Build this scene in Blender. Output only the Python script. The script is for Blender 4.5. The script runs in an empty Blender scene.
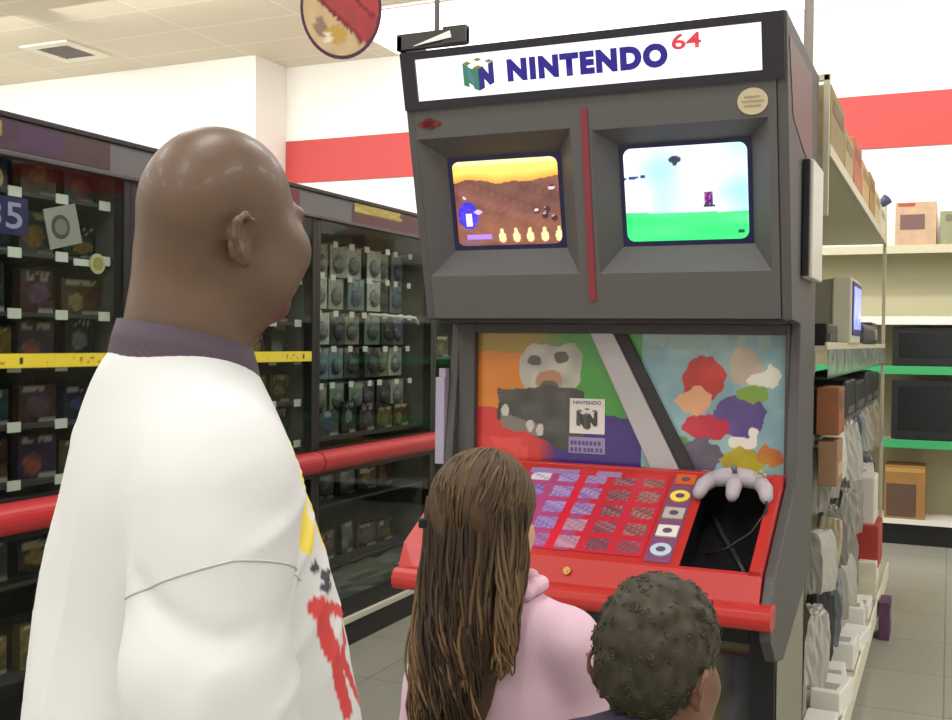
import bpy, bmesh, math, random
import numpy as np
from mathutils import Vector, Matrix
random.seed(7)
C = bpy.context.scene.collection
PI = math.pi

# ------------------------------------------------------------------ colour / materials
def lin1(v):
    return v/12.92 if v <= 0.04045 else ((v+0.055)/1.055)**2.4
def L(r, g, b):
    return (lin1(r/255), lin1(g/255), lin1(b/255))
MATS = {}
def mat(name, col, rough=0.6, metal=0.0, spec=0.4, noise=0.0, nscale=20, bump=0.0, bscale=60, coat=0.0):
    if name in MATS: return MATS[name]
    m = bpy.data.materials.new(name); m.use_nodes = True
    nt = m.node_tree; b = nt.nodes['Principled BSDF']
    b.inputs['Base Color'].default_value = (*col, 1); b.inputs['Roughness'].default_value = rough
    b.inputs['Metallic'].default_value = metal; b.inputs['Specular IOR Level'].default_value = spec
    b.inputs['Coat Weight'].default_value = coat
    if noise or bump:
        tc = nt.nodes.new('ShaderNodeTexCoord')
    if noise:
        n = nt.nodes.new('ShaderNodeTexNoise'); n.inputs['Scale'].default_value = nscale; n.inputs['Detail'].default_value = 4
        r = nt.nodes.new('ShaderNodeValToRGB')
        r.color_ramp.elements[0].position = 0.3; r.color_ramp.elements[1].position = 0.7
        r.color_ramp.elements[0].color = (*[c*(1-noise) for c in col], 1); r.color_ramp.elements[1].color = (*[min(1, c*(1+noise)) for c in col], 1)
        nt.links.new(tc.outputs['Object'], n.inputs['Vector']); nt.links.new(n.outputs['Fac'], r.inputs['Fac'])
        nt.links.new(r.outputs['Color'], b.inputs['Base Color'])
    if bump:
        n2 = nt.nodes.new('ShaderNodeTexNoise'); n2.inputs['Scale'].default_value = bscale; n2.inputs['Detail'].default_value = 3
        bp = nt.nodes.new('ShaderNodeBump'); bp.inputs['Strength'].default_value = bump; bp.inputs['Distance'].default_value = 0.01
        nt.links.new(tc.outputs['Object'], n2.inputs['Vector']); nt.links.new(n2.outputs['Fac'], bp.inputs['Height'])
        nt.links.new(bp.outputs['Normal'], b.inputs['Normal'])
    MATS[name] = m
    return m
def emat(name, col, strength):
    if name in MATS: return MATS[name]
    m = bpy.data.materials.new(name); m.use_nodes = True
    b = m.node_tree.nodes['Principled BSDF']
    b.inputs['Base Color'].default_value = (*[c*0.3 for c in col], 1); b.inputs['Emission Color'].default_value = (*col, 1)
    b.inputs['Emission Strength'].default_value = strength; b.inputs['Roughness'].default_value = 0.3
    MATS[name] = m
    return m
def artmat(name, rough=0.4, emit=0.0, coat=0.0):
    if name in MATS: return MATS[name]
    m = bpy.data.materials.new(name); m.use_nodes = True
    nt = m.node_tree; b = nt.nodes['Principled BSDF']
    a = nt.nodes.new('ShaderNodeAttribute'); a.attribute_name = 'Col'
    b.inputs['Roughness'].default_value = rough; b.inputs['Coat Weight'].default_value = coat
    if emit:
        b.inputs['Base Color'].default_value = (0.01, 0.01, 0.01, 1)
        nt.links.new(a.outputs['Color'], b.inputs['Emission Color']); b.inputs['Emission Strength'].default_value = emit
    else:
        nt.links.new(a.outputs['Color'], b.inputs['Base Color'])
    MATS[name] = m
    return m
def glassmat():
    m = bpy.data.materials.new('clear_pane'); m.use_nodes = True
    nt = m.node_tree; nt.nodes.clear()
    o = nt.nodes.new('ShaderNodeOutputMaterial'); t = nt.nodes.new('ShaderNodeBsdfTransparent'); g = nt.nodes.new('ShaderNodeBsdfGlossy')
    t.inputs['Color'].default_value = (0.86, 0.9, 0.88, 1); g.inputs['Roughness'].default_value = 0.03
    lw = nt.nodes.new('ShaderNodeLayerWeight'); lw.inputs['Blend'].default_value = 0.5
    pw = nt.nodes.new('ShaderNodeMath'); pw.operation = 'POWER'; pw.inputs[1].default_value = 4.0
    ml = nt.nodes.new('ShaderNodeMath'); ml.operation = 'MULTIPLY_ADD'; ml.inputs[1].default_value = 0.15; ml.inputs[2].default_value = 0.025
    x = nt.nodes.new('ShaderNodeMixShader')
    nt.links.new(lw.outputs['Facing'], pw.inputs[0]); nt.links.new(pw.outputs[0], ml.inputs[0]); nt.links.new(ml.outputs[0], x.inputs[0])
    nt.links.new(t.outputs[0], x.inputs[1]); nt.links.new(g.outputs[0], x.inputs[2]); nt.links.new(x.outputs[0], o.inputs[0])
    return m
GLASS = glassmat()

# ------------------------------------------------------------------ mesh helpers
class MB:
    def __init__(s): s.v = []; s.f = []; s.m = []; s.sm = []
    def add(s, verts, faces, mi=0, smooth=False):
        o = len(s.v); s.v += [tuple(v) for v in verts]
        for f in faces: s.f.append([i+o for i in f]); s.m.append(mi); s.sm.append(smooth)
        return s
    def bm(s, b, mi=0, smooth=False):
        b.verts.index_update()
        s.add([v.co[:] for v in b.verts], [[v.index for v in f.verts] for f in b.faces], mi, smooth); b.free(); return s
    def box(s, x0, x1, y0, y1, z0, z1, mi=0, bev=0.0, seg=2, M=None):
        b = bmesh.new(); bmesh.ops.create_cube(b, size=1)
        for v in b.verts: v.co = Vector(((x0+x1)/2+v.co.x*(x1-x0), (y0+y1)/2+v.co.y*(y1-y0), (z0+z1)/2+v.co.z*(z1-z0)))
        if bev: bmesh.ops.bevel(b, geom=b.edges[:], offset=bev, segments=seg, affect='EDGES', profile=0.5)
        if M: bmesh.ops.transform(b, matrix=M, verts=b.verts)
        bmesh.ops.recalc_face_normals(b, faces=b.faces)
        return s.bm(b, mi)
    def prism(s, pts, axis, a0, a1, mi=0, bev=0.0):
        """pts: 2-D outline; axis 'x': pts=(y,z); 'y': (x,z); 'z': (x,y)"""
        def P3(p, a): return {'x': (a, p[0], p[1]), 'y': (p[0], a, p[1]), 'z': (p[0], p[1], a)}[axis]
        b = bmesh.new()
        A = [b.verts.new(P3(p, a0)) for p in pts]; B = [b.verts.new(P3(p, a1)) for p in pts]
        b.faces.new(A); b.faces.new(B[::-1]); n = len(pts)
        for i in range(n): b.faces.new((A[i], B[i], B[(i+1) % n], A[(i+1) % n]))
        bmesh.ops.recalc_face_normals(b, faces=b.faces)
        if bev: bmesh.ops.bevel(b, geom=b.edges[:], offset=bev, segments=2, affect='EDGES', profile=0.5)
        return s.bm(b, mi)
    def tube(s, pts, r, n=8, mi=0, cap=True):
        pts = [Vector(p) for p in pts]; rs = r if isinstance(r, (list, tuple)) else [r]*len(pts)
        vs = []; fs = []; up = None
        for i, p in enumerate(pts):
            d = (pts[min(i+1, len(pts)-1)]-pts[max(i-1, 0)]).normalized()
            if up is None:
                up = Vector((0, 0, 1)) if abs(d.z) < 0.9 else Vector((1, 0, 0))
            a = (up-d*up.dot(d)).normalized(); up = a; c = d.cross(a)
            for k in range(n):
                t = 2*PI*k/n; vs.append(p+(a*math.cos(t)+c*math.sin(t))*rs[i])
        for i in range(len(pts)-1):
            for k in range(n):
                fs.append((i*n+k, i*n+(k+1) % n, (i+1)*n+(k+1) % n, (i+1)*n+k))
        if cap: fs += [tuple(range(n))[::-1], tuple((len(pts)-1)*n+k for k in range(n))]
        return s.add(vs, fs, mi, True)
    def disc(s, c, r, axis_n, th=0.004, n=28, rx=1.0, mi=0):
        c = Vector(c); nrm = Vector(axis_n).normalized()
        u = Vector((0, 0, 1)).cross(nrm)
        u = u.normalized() if u.length > 1e-4 else Vector((1, 0, 0)); w = nrm.cross(u)
        vs = []
        for h in (0, th):
            for k in range(n): vs.append(c+nrm*h+u*math.cos(2*PI*k/n)*r*rx+w*math.sin(2*PI*k/n)*r)
        fs = [tuple(range(n))[::-1], tuple(range(n, 2*n))]+[(k, (k+1) % n, n+(k+1) % n, n+k) for k in range(n)]
        return s.add(vs, fs, mi)
    def sphere(s, c, r, mi=0, nu=14, nv=10, M=None):
        b = bmesh.new(); bmesh.ops.create_uvsphere(b, u_segments=nu, v_segments=nv, radius=1)
        rr = r if isinstance(r, (tuple, list)) else (r, r, r)
        for v in b.verts:
            q = Vector((v.co.x*rr[0], v.co.y*rr[1], v.co.z*rr[2]))
            if M: q = M @ q
            v.co = q+Vector(c)
        return s.bm(b, mi, True)
    def mesh(s, name, mats, off=(0, 0, 0)):
        me = bpy.data.meshes.new(name); o = Vector(off)
        me.from_pydata([tuple(Vector(v)-o) for v in s.v], [], s.f)
        for m in (mats if isinstance(mats, (list, tuple)) else [mats]): me.materials.append(m)
        me.polygons.foreach_set('material_index', s.m); me.polygons.foreach_set('use_smooth', s.sm)
        me.update(); return me
    def build(s, name, mats, parent=None, loc=None):
        off = Vector((0, 0, 0))
        if parent is not None: off = wloc(parent)
        elif loc is not None: off = Vector(loc)
        o = bpy.data.objects.new(name, s.mesh(name, mats, off)); C.objects.link(o)
        if parent is not None: o.parent = parent
        elif loc is not None: o.location = loc
        return o
def wloc(o):
    p = Vector(o.location)
    while o.parent is not None: o = o.parent; p = p+Vector(o.location)
    return p
def tag(o, label, cat, group=None, kind=None):
    if label: o['label'] = label
    if cat: o['category'] = cat
    if group: o['group'] = group
    if kind: o['kind'] = kind
    return o
def thing(name, label, cat, loc=(0, 0, 0), group=None):
    o = bpy.data.objects.new(name, None); C.objects.link(o); o.location = loc; o.empty_display_size = 0.1
    return tag(o, label, cat, group)
def struct(o):
    o['kind'] = 'structure'; return o
def art(name, org, ux, uy, w, h, nx, ny, fn, m, parent=None, bulge=0.0, loc=None):
    """coloured sheet: fn(s,t)->sRGB 0..255, s along ux, t along uy"""
    org = Vector(org); ux = Vector(ux).normalized(); uy = Vector(uy).normalized(); nn = ux.cross(uy)
    off = wloc(parent) if parent is not None else Vector(loc or (0, 0, 0))
    vs = []
    for j in range(ny+1):
        for i in range(nx+1):
            s = i/nx; t = j/ny
            vs.append(tuple(org+ux*w*s+uy*h*t+nn*bulge*(1-(2*s-1)**2)*(1-(2*t-1)**2)-off))
    fs = []
    cols = [L(*fn(min(.999, max(.001, i/nx)), min(.999, max(.001, j/ny)))) for j in range(ny+1) for i in range(nx+1)]
    for j in range(ny):
        for i in range(nx):
            a = j*(nx+1)+i; fs.append((a, a+1, a+nx+2, a+nx+1))
    me = bpy.data.meshes.new(name); me.from_pydata(vs, [], fs); me.materials.append(m)
    ca = me.color_attributes.new('Col', 'FLOAT_COLOR', 'POINT')
    ca.data.foreach_set('color', np.array([(*c, 1) for c in cols], dtype=np.float32).ravel())
    me.update()
    o = bpy.data.objects.new(name, me); C.objects.link(o)
    if parent is not None: o.parent = parent
    else: o.location = off
    return o
def text(name, body, org, ux, uy, height, m, parent, width=None, bold=0.0, depth=0.0015, shear=0.0, space=1.0):
    cu = bpy.data.curves.new(name, 'FONT'); cu.body = body; cu.size = 1; cu.offset = bold; cu.extrude = 0.0; cu.shear = shear; cu.resolution_u = 4; cu.space_character = space
    tmp = bpy.data.objects.new('tmp', cu); C.objects.link(tmp); bpy.context.view_layer.update()
    dg = bpy.context.evaluated_depsgraph_get()
    me = bpy.data.meshes.new_from_object(tmp.evaluated_get(dg)); bpy.data.objects.remove(tmp); bpy.data.curves.remove(cu)
    co = np.array([v.co[:] for v in me.vertices]); mn = co.min(0); mx = co.max(0)
    sy = height/(mx[1]-mn[1]); sx = (width/(mx[0]-mn[0])) if width else sy
    org = Vector(org)-wloc(parent); ux = Vector(ux).normalized(); uy = Vector(uy).normalized(); nn = ux.cross(uy)
    b = bmesh.new(); b.from_mesh(me)
    for v in b.verts: v.co = org+ux*(v.co.x-mn[0])*sx+uy*(v.co.y-mn[1])*sy+nn*depth
    b.to_mesh(me); b.free(); me.materials.clear(); me.materials.append(m)
    o = bpy.data.objects.new(name, me); C.objects.link(o); o.parent = parent
    return o
def inside(px, py, x0, x1, y0, y1): return x0 <= px <= x1 and y0 <= py <= y1
def ell(px, py, cx, cy, rx, ry): return ((px-cx)/rx)**2+((py-cy)/ry)**2 < 1
def hsh(*a):
    v = math.sin(sum((i+1)*12.9898*x for i, x in enumerate(a)))*43758.5453
    return v-math.floor(v)
def vn(x, y, sd=0):
    xi = math.floor(x); yi = math.floor(y); fx = x-xi; fy = y-yi; fx = fx*fx*(3-2*fx); fy = fy*fy*(3-2*fy)
    a = hsh(xi, yi, sd); b = hsh(xi+1, yi, sd); c = hsh(xi, yi+1, sd); d = hsh(xi+1, yi+1, sd)
    return (a*(1-fx)+b*fx)*(1-fy)+(c*(1-fx)+d*fx)*fy
def mixc(a, b, t): return tuple(a[i]*(1-t)+b[i]*t for i in range(3))

# ------------------------------------------------------------------ common materials
CHAR = mat('charcoal_laminate', L(80, 78, 79), 0.55, noise=0.06, nscale=60)
CHARD = mat('dark_laminate', L(52, 47, 52), 0.5)
BEZ = mat('grey_plastic', L(88, 86, 86), 0.55, bump=0.06, bscale=300)
BLACK = mat('black_plastic', L(26, 25, 28), 0.4)
RED = mat('red_plastic', L(180, 44, 40), 0.4, coat=0.1)
REDRAIL = mat('red_bumper', L(194, 50, 56), 0.42)
WHITE = mat('white_enamel', L(236, 234, 226), 0.45)
CREAM = mat('cream_enamel', L(196, 192, 168), 0.5)
TAGW = mat('white_card', L(228, 226, 218), 0.6)
SIDEG = mat('grey_green_panel', L(132, 132, 116), 0.5)
STEEL = mat('steel', L(190, 188, 182), 0.35, metal=0.8)
CASEB = mat('case_black', L(34, 32, 36), 0.4)
CASEIN = mat('case_back', L(88, 88, 84), 0.7, noise=0.25, nscale=12)
ARTM = artmat('printed_card', 0.4)
ARTG = artmat('printed_gloss', 0.25, coat=0.2)

# ------------------------------------------------------------------ setting
def floor_material():
    m = bpy.data.materials.new('vinyl_floor_tiles'); m.use_nodes = True
    nt = m.node_tree; b = nt.nodes['Principled BSDF']; b.inputs['Roughness'].default_value = 0.22
    tc = nt.nodes.new('ShaderNodeTexCoord'); br = nt.nodes.new('ShaderNodeTexBrick'); br.offset = 0
    br.inputs['Scale'].default_value = 1.0; br.inputs['Brick Width'].default_value = 0.61; br.inputs['Row Height'].default_value = 0.61
    br.inputs['Mortar Size'].default_value = 0.004
    br.inputs['Color1'].default_value = (*L(178, 177, 164), 1); br.inputs['Color2'].default_value = (*L(171, 170, 157), 1); br.inputs['Mortar'].default_value = (*L(150, 146, 130), 1)
    n = nt.nodes.new('ShaderNodeTexNoise'); n.inputs['Scale'].default_value = 40; n.inputs['Detail'].default_value = 5
    mx = nt.nodes.new('ShaderNodeMix'); mx.data_type = 'RGBA'; mx.blend_type = 'MULTIPLY'; mx.inputs['Factor'].default_value = 0.25
    nt.links.new(tc.outputs['Object'], br.inputs['Vector']); nt.links.new(tc.outputs['Object'], n.inputs['Vector'])
    nt.links.new(br.outputs['Color'], mx.inputs['A']); nt.links.new(n.outputs['Color'], mx.inputs['B']); nt.links.new(mx.outputs['Result'], b.inputs['Base Color'])
    return m
def ceiling_material():
    m = bpy.data.materials.new('ceiling_tiles'); m.use_nodes = True
    nt = m.node_tree; b = nt.nodes['Principled BSDF']; b.inputs['Roughness'].default_value = 0.9
    tc = nt.nodes.new('ShaderNodeTexCoord'); mp = nt.nodes.new('ShaderNodeMapping'); mp.inputs['Location'].default_value = (5.335+12.2, 20.09, 0)
    br = nt.nodes.new('ShaderNodeTexBrick'); br.offset = 0; br.inputs['Scale'].default_value = 1
    br.inputs['Brick Width'].default_value = 1.22; br.inputs['Row Height'].default_value = 0.61; br.inputs['Mortar Size'].default_value = 0.012
    br.inputs['Color1'].default_value = (*L(228, 219, 198), 1); br.inputs['Color2'].default_value = (*L(224, 214, 193), 1); br.inputs['Mortar'].default_value = (*L(238, 232, 214), 1)
    nt.links.new(tc.outputs['Object'], mp.inputs['Vector']); nt.links.new(mp.outputs['Vector'], br.inputs['Vector']); nt.links.new(br.outputs['Color'], b.inputs['Base Color'])
    return m
WALLM = mat('white_wall_paint', L(240, 238, 232), 0.85)
struct(MB().box(-13, 5, -5, 9.7, -0.1, 0).build('floor', floor_material()))
struct(MB().box(-13, 5, -5, 9.7, 4.45, 4.55).build('ceiling', ceiling_material()))
wb = MB(); wb.box(-6.49, 5, 9.5, 9.6, 0, 4.45); wb.box(-13, -6.49, 8.95, 9.6, 0, 4.45)
struct(wb.build('wall_back', WALLM))
struct(MB().box(-13.1, -13, -5, 9.6, 0, 4.45).build('wall_left', WALLM))
struct(MB().box(5, 5.1, -5, 9.6, 0, 4.45).build('wall_right', WALLM))
struct(MB().box(-13, 5, -5.1, -5, 0, 4.45).build('wall_front', WALLM))
struct(MB().box(-6.485, 4.99, 9.485, 9.5, 3.22, 3.665).build('trim_1', mat('red_band_paint', L(190, 72, 69), 0.6)))

# ceiling vent
v = thing('ceiling_vent', 'square white air vent set in the ceiling tiles above the glass cases', 'air vent', (-8.18, 8.1, 4.45))
fr = MB()
x0, x1, y0, y1 = -8.49, -7.87, 7.79, 8.41
for a in ((x0, x1, y0, y0+.11), (x0, x1, y1-.11, y1), (x0, x0+.11, y0+.11, y1-.11), (x1-.11, x1, y0+.11, y1-.11)): fr.box(a[0], a[1], a[2], a[3], 4.428, 4.449, 0, 0.005)
fr.build('vent_frame', mat('vent_white', L(238, 232, 214), 0.5), v)
gr = MB(); gr.box(x0+.11, x1-.11, y0+.11, y1-.11, 4.446, 4.449, 1)
for k in range(9):
    yy = y0+.13+k*.045; gr.box(x0+.11, x1-.11, yy, yy+.012, 4.432, 4.447)
gr.build('grille', [mat('vent_grey', L(150, 140, 134), 0.6), mat('vent_dark', L(104, 92, 98), 0.8)], v)
# ------------------------------------------------------------------ kiosk
XL, XR = -1.565, -0.41
K = thing('video_game_kiosk', 'tall charcoal two-screen game demo kiosk with lit white sign and red control deck', 'game kiosk', (-0.99, 3.3, 0))
# side profile (y,z) shared by both cheeks
prof = [(2.90, 2.455), (3.105, 1.64), (3.30, 1.63), (3.235, 1.15), (2.87, 0.955), (2.80, 0.87), (2.80, 0.80), (2.90, 0.72), (3.04, 0.69), (3.60, 0.83), (3.66, 0.9), (3.66, 2.455)]
MB().prism(prof, 'x', XR-0.03, XR, 0, 0.004).build('side_panel', CHAR, K)
MB().prism([(2.90, 2.455), (3.105, 1.64), (3.30, 1.63), (3.24, 1.17), (3.24, .83), (3.66, .83), (3.66, 2.455)], 'x', XL, XL+0.03, 0, 0.004).build('side_panel', CHAR, K)
xi0, xi1 = XL+0.03, XR-0.03
bk = MB(); bk.box(xi0, xi1, 3.60, 3.65, 0.9, 2.45); bk.box(xi0, xi1, 2.915, 3.60, 2.425, 2.45); bk.box(xi0, xi1, 3.13, 3.6, 1.63, 1.66)
bk.build('carcass', CHARD, K)
Bv = Vector((0, 3.10, 1.643)); Tv = Vector((0, -.2, .797)).normalized(); Nv = Vector((0, -.797, -.2)).normalized()
def fp(x, s, d=0.0):
    p = Bv+Tv*s-Nv*d; return Vector((x, p.y, p.z))
# monitor fascia: flat panel with two deep bevelled openings
op = [((-1.535, -1.030, .138, .572), (-1.468, -1.098, .215, .497)), ((-.966, -.462, .138, .562), (-.904, -.528, .213, .503))]
def fascia():
    m = MB(); S0, S1 = 0.0, 0.662
    xs = [xi0, op[0][0][0], op[0][0][1], op[1][0][0], op[1][0][1], xi1]
    def q(a, b, c, d, mi=0): m.add([a, b, c, d], [(0, 1, 2, 3)], mi)
    for k, (o, i) in enumerate(op):
        (a0, a1, s0, s1), (b0, b1, u0, u1) = o, i
        oc = [fp(a0, s0), fp(a1, s0), fp(a1, s1), fp(a0, s1)]; ic = [fp(b0, u0, .085), fp(b1, u0, .085), fp(b1, u1, .085), fp(b0, u1, .085)]
        for j in range(4): q(oc[j], oc[(j+1) % 4], ic[(j+1) % 4], ic[j], 0)
        q(fp(a0, S0), fp(a1, S0), fp(a1, s0), fp(a0, s0)); q(fp(a0, s1), fp(a1, s1), fp(a1, S1), fp(a0, S1))
        bc = [fp(b0, u0, .12), fp(b1, u0, .12), fp(b1, u1, .12), fp(b0, u1, .12)]
        for j in range(4): q(ic[j], ic[(j+1) % 4], bc[(j+1) % 4], bc[j], 1)
        q(*bc, 1)
    for a, b in ((xs[0], xs[1]), (xs[2], xs[3]), (xs[4], xs[5])): q(fp(a, S0), fp(b, S0), fp(b, S1), fp(a, S1))
    q(fp(xi0, S0), fp(xi0, S0, .03), fp(xi1, S0, .03), fp(xi1, S0))
    return m
fas = fascia().build('monitor_fascia', [BEZ, BLACK], K)
rs = MB()
rs.add([fp(-1.004, .055, -.004), fp(-.982, .055, -.004), fp(-.974, .625, -.004), fp(-.994, .625, -.004), fp(-1.004, .055), fp(-.982, .055), fp(-.974, .625), fp(-.994, .625)], [(0, 1, 2, 3), (4, 0, 3, 7), (1, 5, 6, 2), (3, 2, 6, 7), (4, 5, 1, 0)])
rs.build('red_stripe', mat('dull_red_stripe', L(132, 50, 58), 0.5), fas)
def badge(cx, cs, rx, ry, m, tilt=0.0):
    b = MB(); n = 28; vs = []
    for d in (0, -.004):
        for k in range(n):
            t = 2*PI*k/n; x = math.cos(t)*rx; s = math.sin(t)*ry; vs.append(fp(cx+x*math.cos(tilt)-s*math.sin(tilt), cs+x*math.sin(tilt)+s*math.cos(tilt), d))
    b.add(vs, [tuple(range(n, 2*n))]+[(k, (k+1) % n, n+(k+1) % n, n+k) for k in range(n)])
    return b
bd = badge(-.503, .607, .041, .036, mat('seal_beige', L(196, 184, 154), 0.5)).build('seal_badge', MATS['seal_beige'], fas); bd['label'] = 'oval beige seal'
ln = MB()
for j, (w, s) in enumerate(((.022, .619), (.03, .607), (.022, .595))):
    ln.add([fp(-.503-w, s-.0025, -.0052), fp(-.503+w, s-.0025, -.0052), fp(-.503+w, s+.0025, -.0052), fp(-.503-w, s+.0025, -.0052)], [(0, 1, 2, 3)])
ln.build('seal_lines', mat('seal_tan', L(160, 146, 118), 0.6), bd)
b2 = MB()
for cx, cs, rx, ry in ((-1.487, .617, .040, .012), (-1.487, .618, .020, .018)):
    q = badge(cx, cs, rx, ry, None); b2.add(q.v, q.f)
b2o = b2.build('red_badge', mat('dark_red_badge', L(110, 34, 34), 0.5), fas); b2o['label'] = 'small dark red emblem'
# screens ------------------------------------------------------------
SCR = artmat('lit_picture_tube', 0.2, emit=1.45)
def scrL(s, t):
    n = vn(s*9, t*9, 3); n2 = vn(s*30, t*30, 5)
    hor = .74+.05*(vn(s*7, 1.3, 9)-.5)*2
    if t > hor:
        k = (t-hor)/(1-hor); c = mixc((240, 160, 60), (255, 226, 110), min(1, k*2.2)); c = mixc(c, (250, 190, 80), .55*max(0, vn(s*5, t*26, 2)-.35))
        if t > .93: c = mixc(c, (255, 246, 190), .7)
    else:
        c = mixc((92, 56, 52), (158, 98, 84), n*.65+n2*.35)
        if t < .36: c = mixc(c, (150, 92, 60), .35)
    if ell(s, t, .12, .36, .10, .16): c = mixc((40, 30, 190), (90, 60, 220), n2)
    if inside(s, t, .095, .155, .24, .38): c = (250, 250, 255)
    if ell(s, t, .22, .40, .04, .025): c = (210, 180, 240)
    if ell(s, t, .06, .555, .05, .03) and n2 > .45: c = (236, 214, 232)
    for cx, cy in ((.77, .39), (.86, .40), (.84, .33), (.91, .64), (.92, .30)):
        if ell(s, t, cx, cy, .028, .035): c = (226, 190, 200) if n2 > .35 else (60, 28, 40)
    for k in range(5):
        cx = .43+k*.13
        if ell(s, t, cx, .10, .035, .065) or ell(s, t, cx, .17, .016, .04): c = (236, 220, 160)
    if inside(s, t, .09, .33, .085, .14): c = (170, 130, 235)
    if inside(s, t, .04, .36, .02, .07) and n2 > .4: c = (120, 90, 110)
    return c
def scrR(s, t):
    if t < .315-.02*s:
        c = mixc((40, 214, 110), (90, 240, 140), vn(s*3, t*9, 1))
    else:
        k = vn(s*3.2, t*4, 4); c = mixc((150, 226, 255), (250, 246, 255), min(1, max(0, (k-.25)*2.0)))
    if ell(s, t, .42, .845, .05, .038) or ell(s, t, .42, .80, .018, .02): c = (40, 40, 66)
    if inside(s, t, .645, .715, .37, .50): c = (176, 70, 150) if hsh(int(s*60), int(t*40)) > .45 else (60, 40, 96)
    if inside(s, t, .64, .725, .345, .372): c = (30, 60, 70)
    if inside(s, t, .0, .18, .655+.12*s, .685+.12*s): c = (36, 66, 110) if hsh(int(s*50), 3) > .3 else c
    if inside(s, t, .90, .945, .075, .10): c = (20, 80, 60)
    return c
for (o, i), fn in zip(op, (scrL, scrR)):
    x0, x1, u0, u1 = i
    g = art('screen', fp(x0+.002, u0+.002, .092), (1, 0, 0), Tv, x1-x0-.004, u1-u0-.004, 120, 90, fn, SCR, K, bulge=0.014)
    g['label'] = 'lit screen showing orange dusk mountains' if fn is scrL else 'lit screen showing pale sky over green ground'
    fr = MB(); e = .007; rc_ = .024; ins = []; out = []
    for cx, cu, a0 in ((x1-e-rc_, u1-e-rc_, 0), (x0+e+rc_, u1-e-rc_, 90), (x0+e+rc_, u0+e+rc_, 180), (x1-e-rc_, u0+e+rc_, 270)):
        for j in range(7):
            t = math.radians(a0+15*j); ins.append((cx+rc_*math.cos(t), cu+rc_*math.sin(t)))
            px = cx+.2*math.cos(t); pu = cu+.2*math.sin(t); out.append((min(x1+.008, max(x0-.008, px)), min(u1+.008, max(u0-.008, pu))))
    n = len(ins)
    # slight outward bow of the tube edge
    fr.add([fp(x, u, .0765) for x, u in ins]+[fp(x, u, .0765) for x, u in out], [(k, n+k, n+(k+1) % n, (k+1) % n) for k in range(n)])
    fr.build('screen_mask', mat('tube_edge_navy', L(24, 22, 70), 0.3), g)
# marquee light box --------------------------------------------------
mq = MB(); S0, S1 = .662, .835
def fbox(m, xa, xb, sa, sb, da, db, mi=0):
    vs = [fp(x, s, d) for d in (da, db) for s in (sa, sb) for x in (xa, xb)]
    m.add(vs, [(0, 2, 3, 1), (4, 5, 7, 6), (0, 1, 5, 4), (2, 6, 7, 3), (0, 4, 6, 2), (1, 3, 7, 5)], mi)
fbox(mq, XL+.005, XR-.005, .811, S1, -.012, .06); fbox(mq, XL+.005, XR-.005, S0, .687, -.012, .06); fbox(mq, XL+.005, -1.512, .687, .811, -.012, .06); fbox(mq, -.474, XR-.005, .687, .811, -.012, .06)
fbox(mq, -1.512, -.474, .687, .811, .03, .06)
mqo = mq.build('marquee', mat('marquee_black', L(36, 32, 44), 0.35), K)
sg = MB(); fbox(sg, -1.512, -.474, .687, .811, -.004, .02)
sgo = sg.build('sign_face', emat('lit_sign_acrylic', (1.0, 0.985, 0.98), 1.0), mqo)
BLUE = mat('sign_blue', L(44, 26, 150), 0.4); BLUEt = BLUE
text('lettering', 'NINTENDO', fp(-1.212, .719, -.004), (1, 0, 0), Tv, .066, emat('sign_blue_lit', L(38, 18, 156), 0.5), mqo, width=.482, bold=.07, space=1.18)
text('lettering', '64', fp(-.718, .762, -.004), (1, 0, 0), Tv, .042, emat('sign_red_lit', L(226, 60, 76), 0.75), mqo, width=.082, bold=.02)
def cube_logo(org, ux, uy, w, h, parent, mats, name='cube_logo'):
    """isometric N block: left face, right face and short tops"""
    org = Vector(org); ux = Vector(ux); uy = Vector(uy); nn = ux.cross(uy).normalized()
    m = MB()
    def P(x, y, d=.0016): return org+ux*(x*w)+uy*(y*h)+nn*d
    def poly(pts, mi, d=.0016): m.add([P(x, y, d) for x, y in pts], [tuple(range(len(pts)))], mi)
    def nface(xa, xb, ya, yb, dy, mi):
        # N drawn on a slanted face from xa..xb, dy = vertical slant across it
        def F(u, v): return (xa+(xb-xa)*u, ya+(yb-ya)*v+dy*u)
        poly([F(0, 0), F(.36, 0), F(.36, 1), F(0, 1)], mi[0]); poly([F(.66, 0), F(1, 0), F(1, 1), F(.66, 1)], mi[0]); poly([F(.3, 1), F(.3, .5), F(.7, 0), F(.7, .5)], mi[1], .0019)
    nface(0, .5, .22, .86, -.2, (0, 1)); nface(.5, 1, .02, .66, .2, (2, 2)); poly([(.16, .30), (.36, .14), (.36, .66), (.16, .76)], 0, .0014)
    poly([(.0, .86), (.16, .80), (.30, .86), (.14, .93)], 3); poly([(.36, .95), (.5, .89), (.64, .95), (.5, 1.0)], 3); poly([(.84, .82), (1, .86), (.88, .93), (.72, .88)], 3)
    poly([(.34, .72), (.5, .66), (.66, .72), (.5, .78)], 3)
    return m.build(name, mats, parent)
lg = [emat('logo_green', L(70, 150, 110), .45), emat('logo_teal', L(96, 150, 180), .45), emat('logo_navy', L(40, 36, 150), .5), emat('logo_olive', L(150, 160, 60), .4)]
cube_logo(fp(-1.355, .70, -.004), Vector((1, 0, 0)), Tv, .10, .098, mqo, lg)
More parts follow.
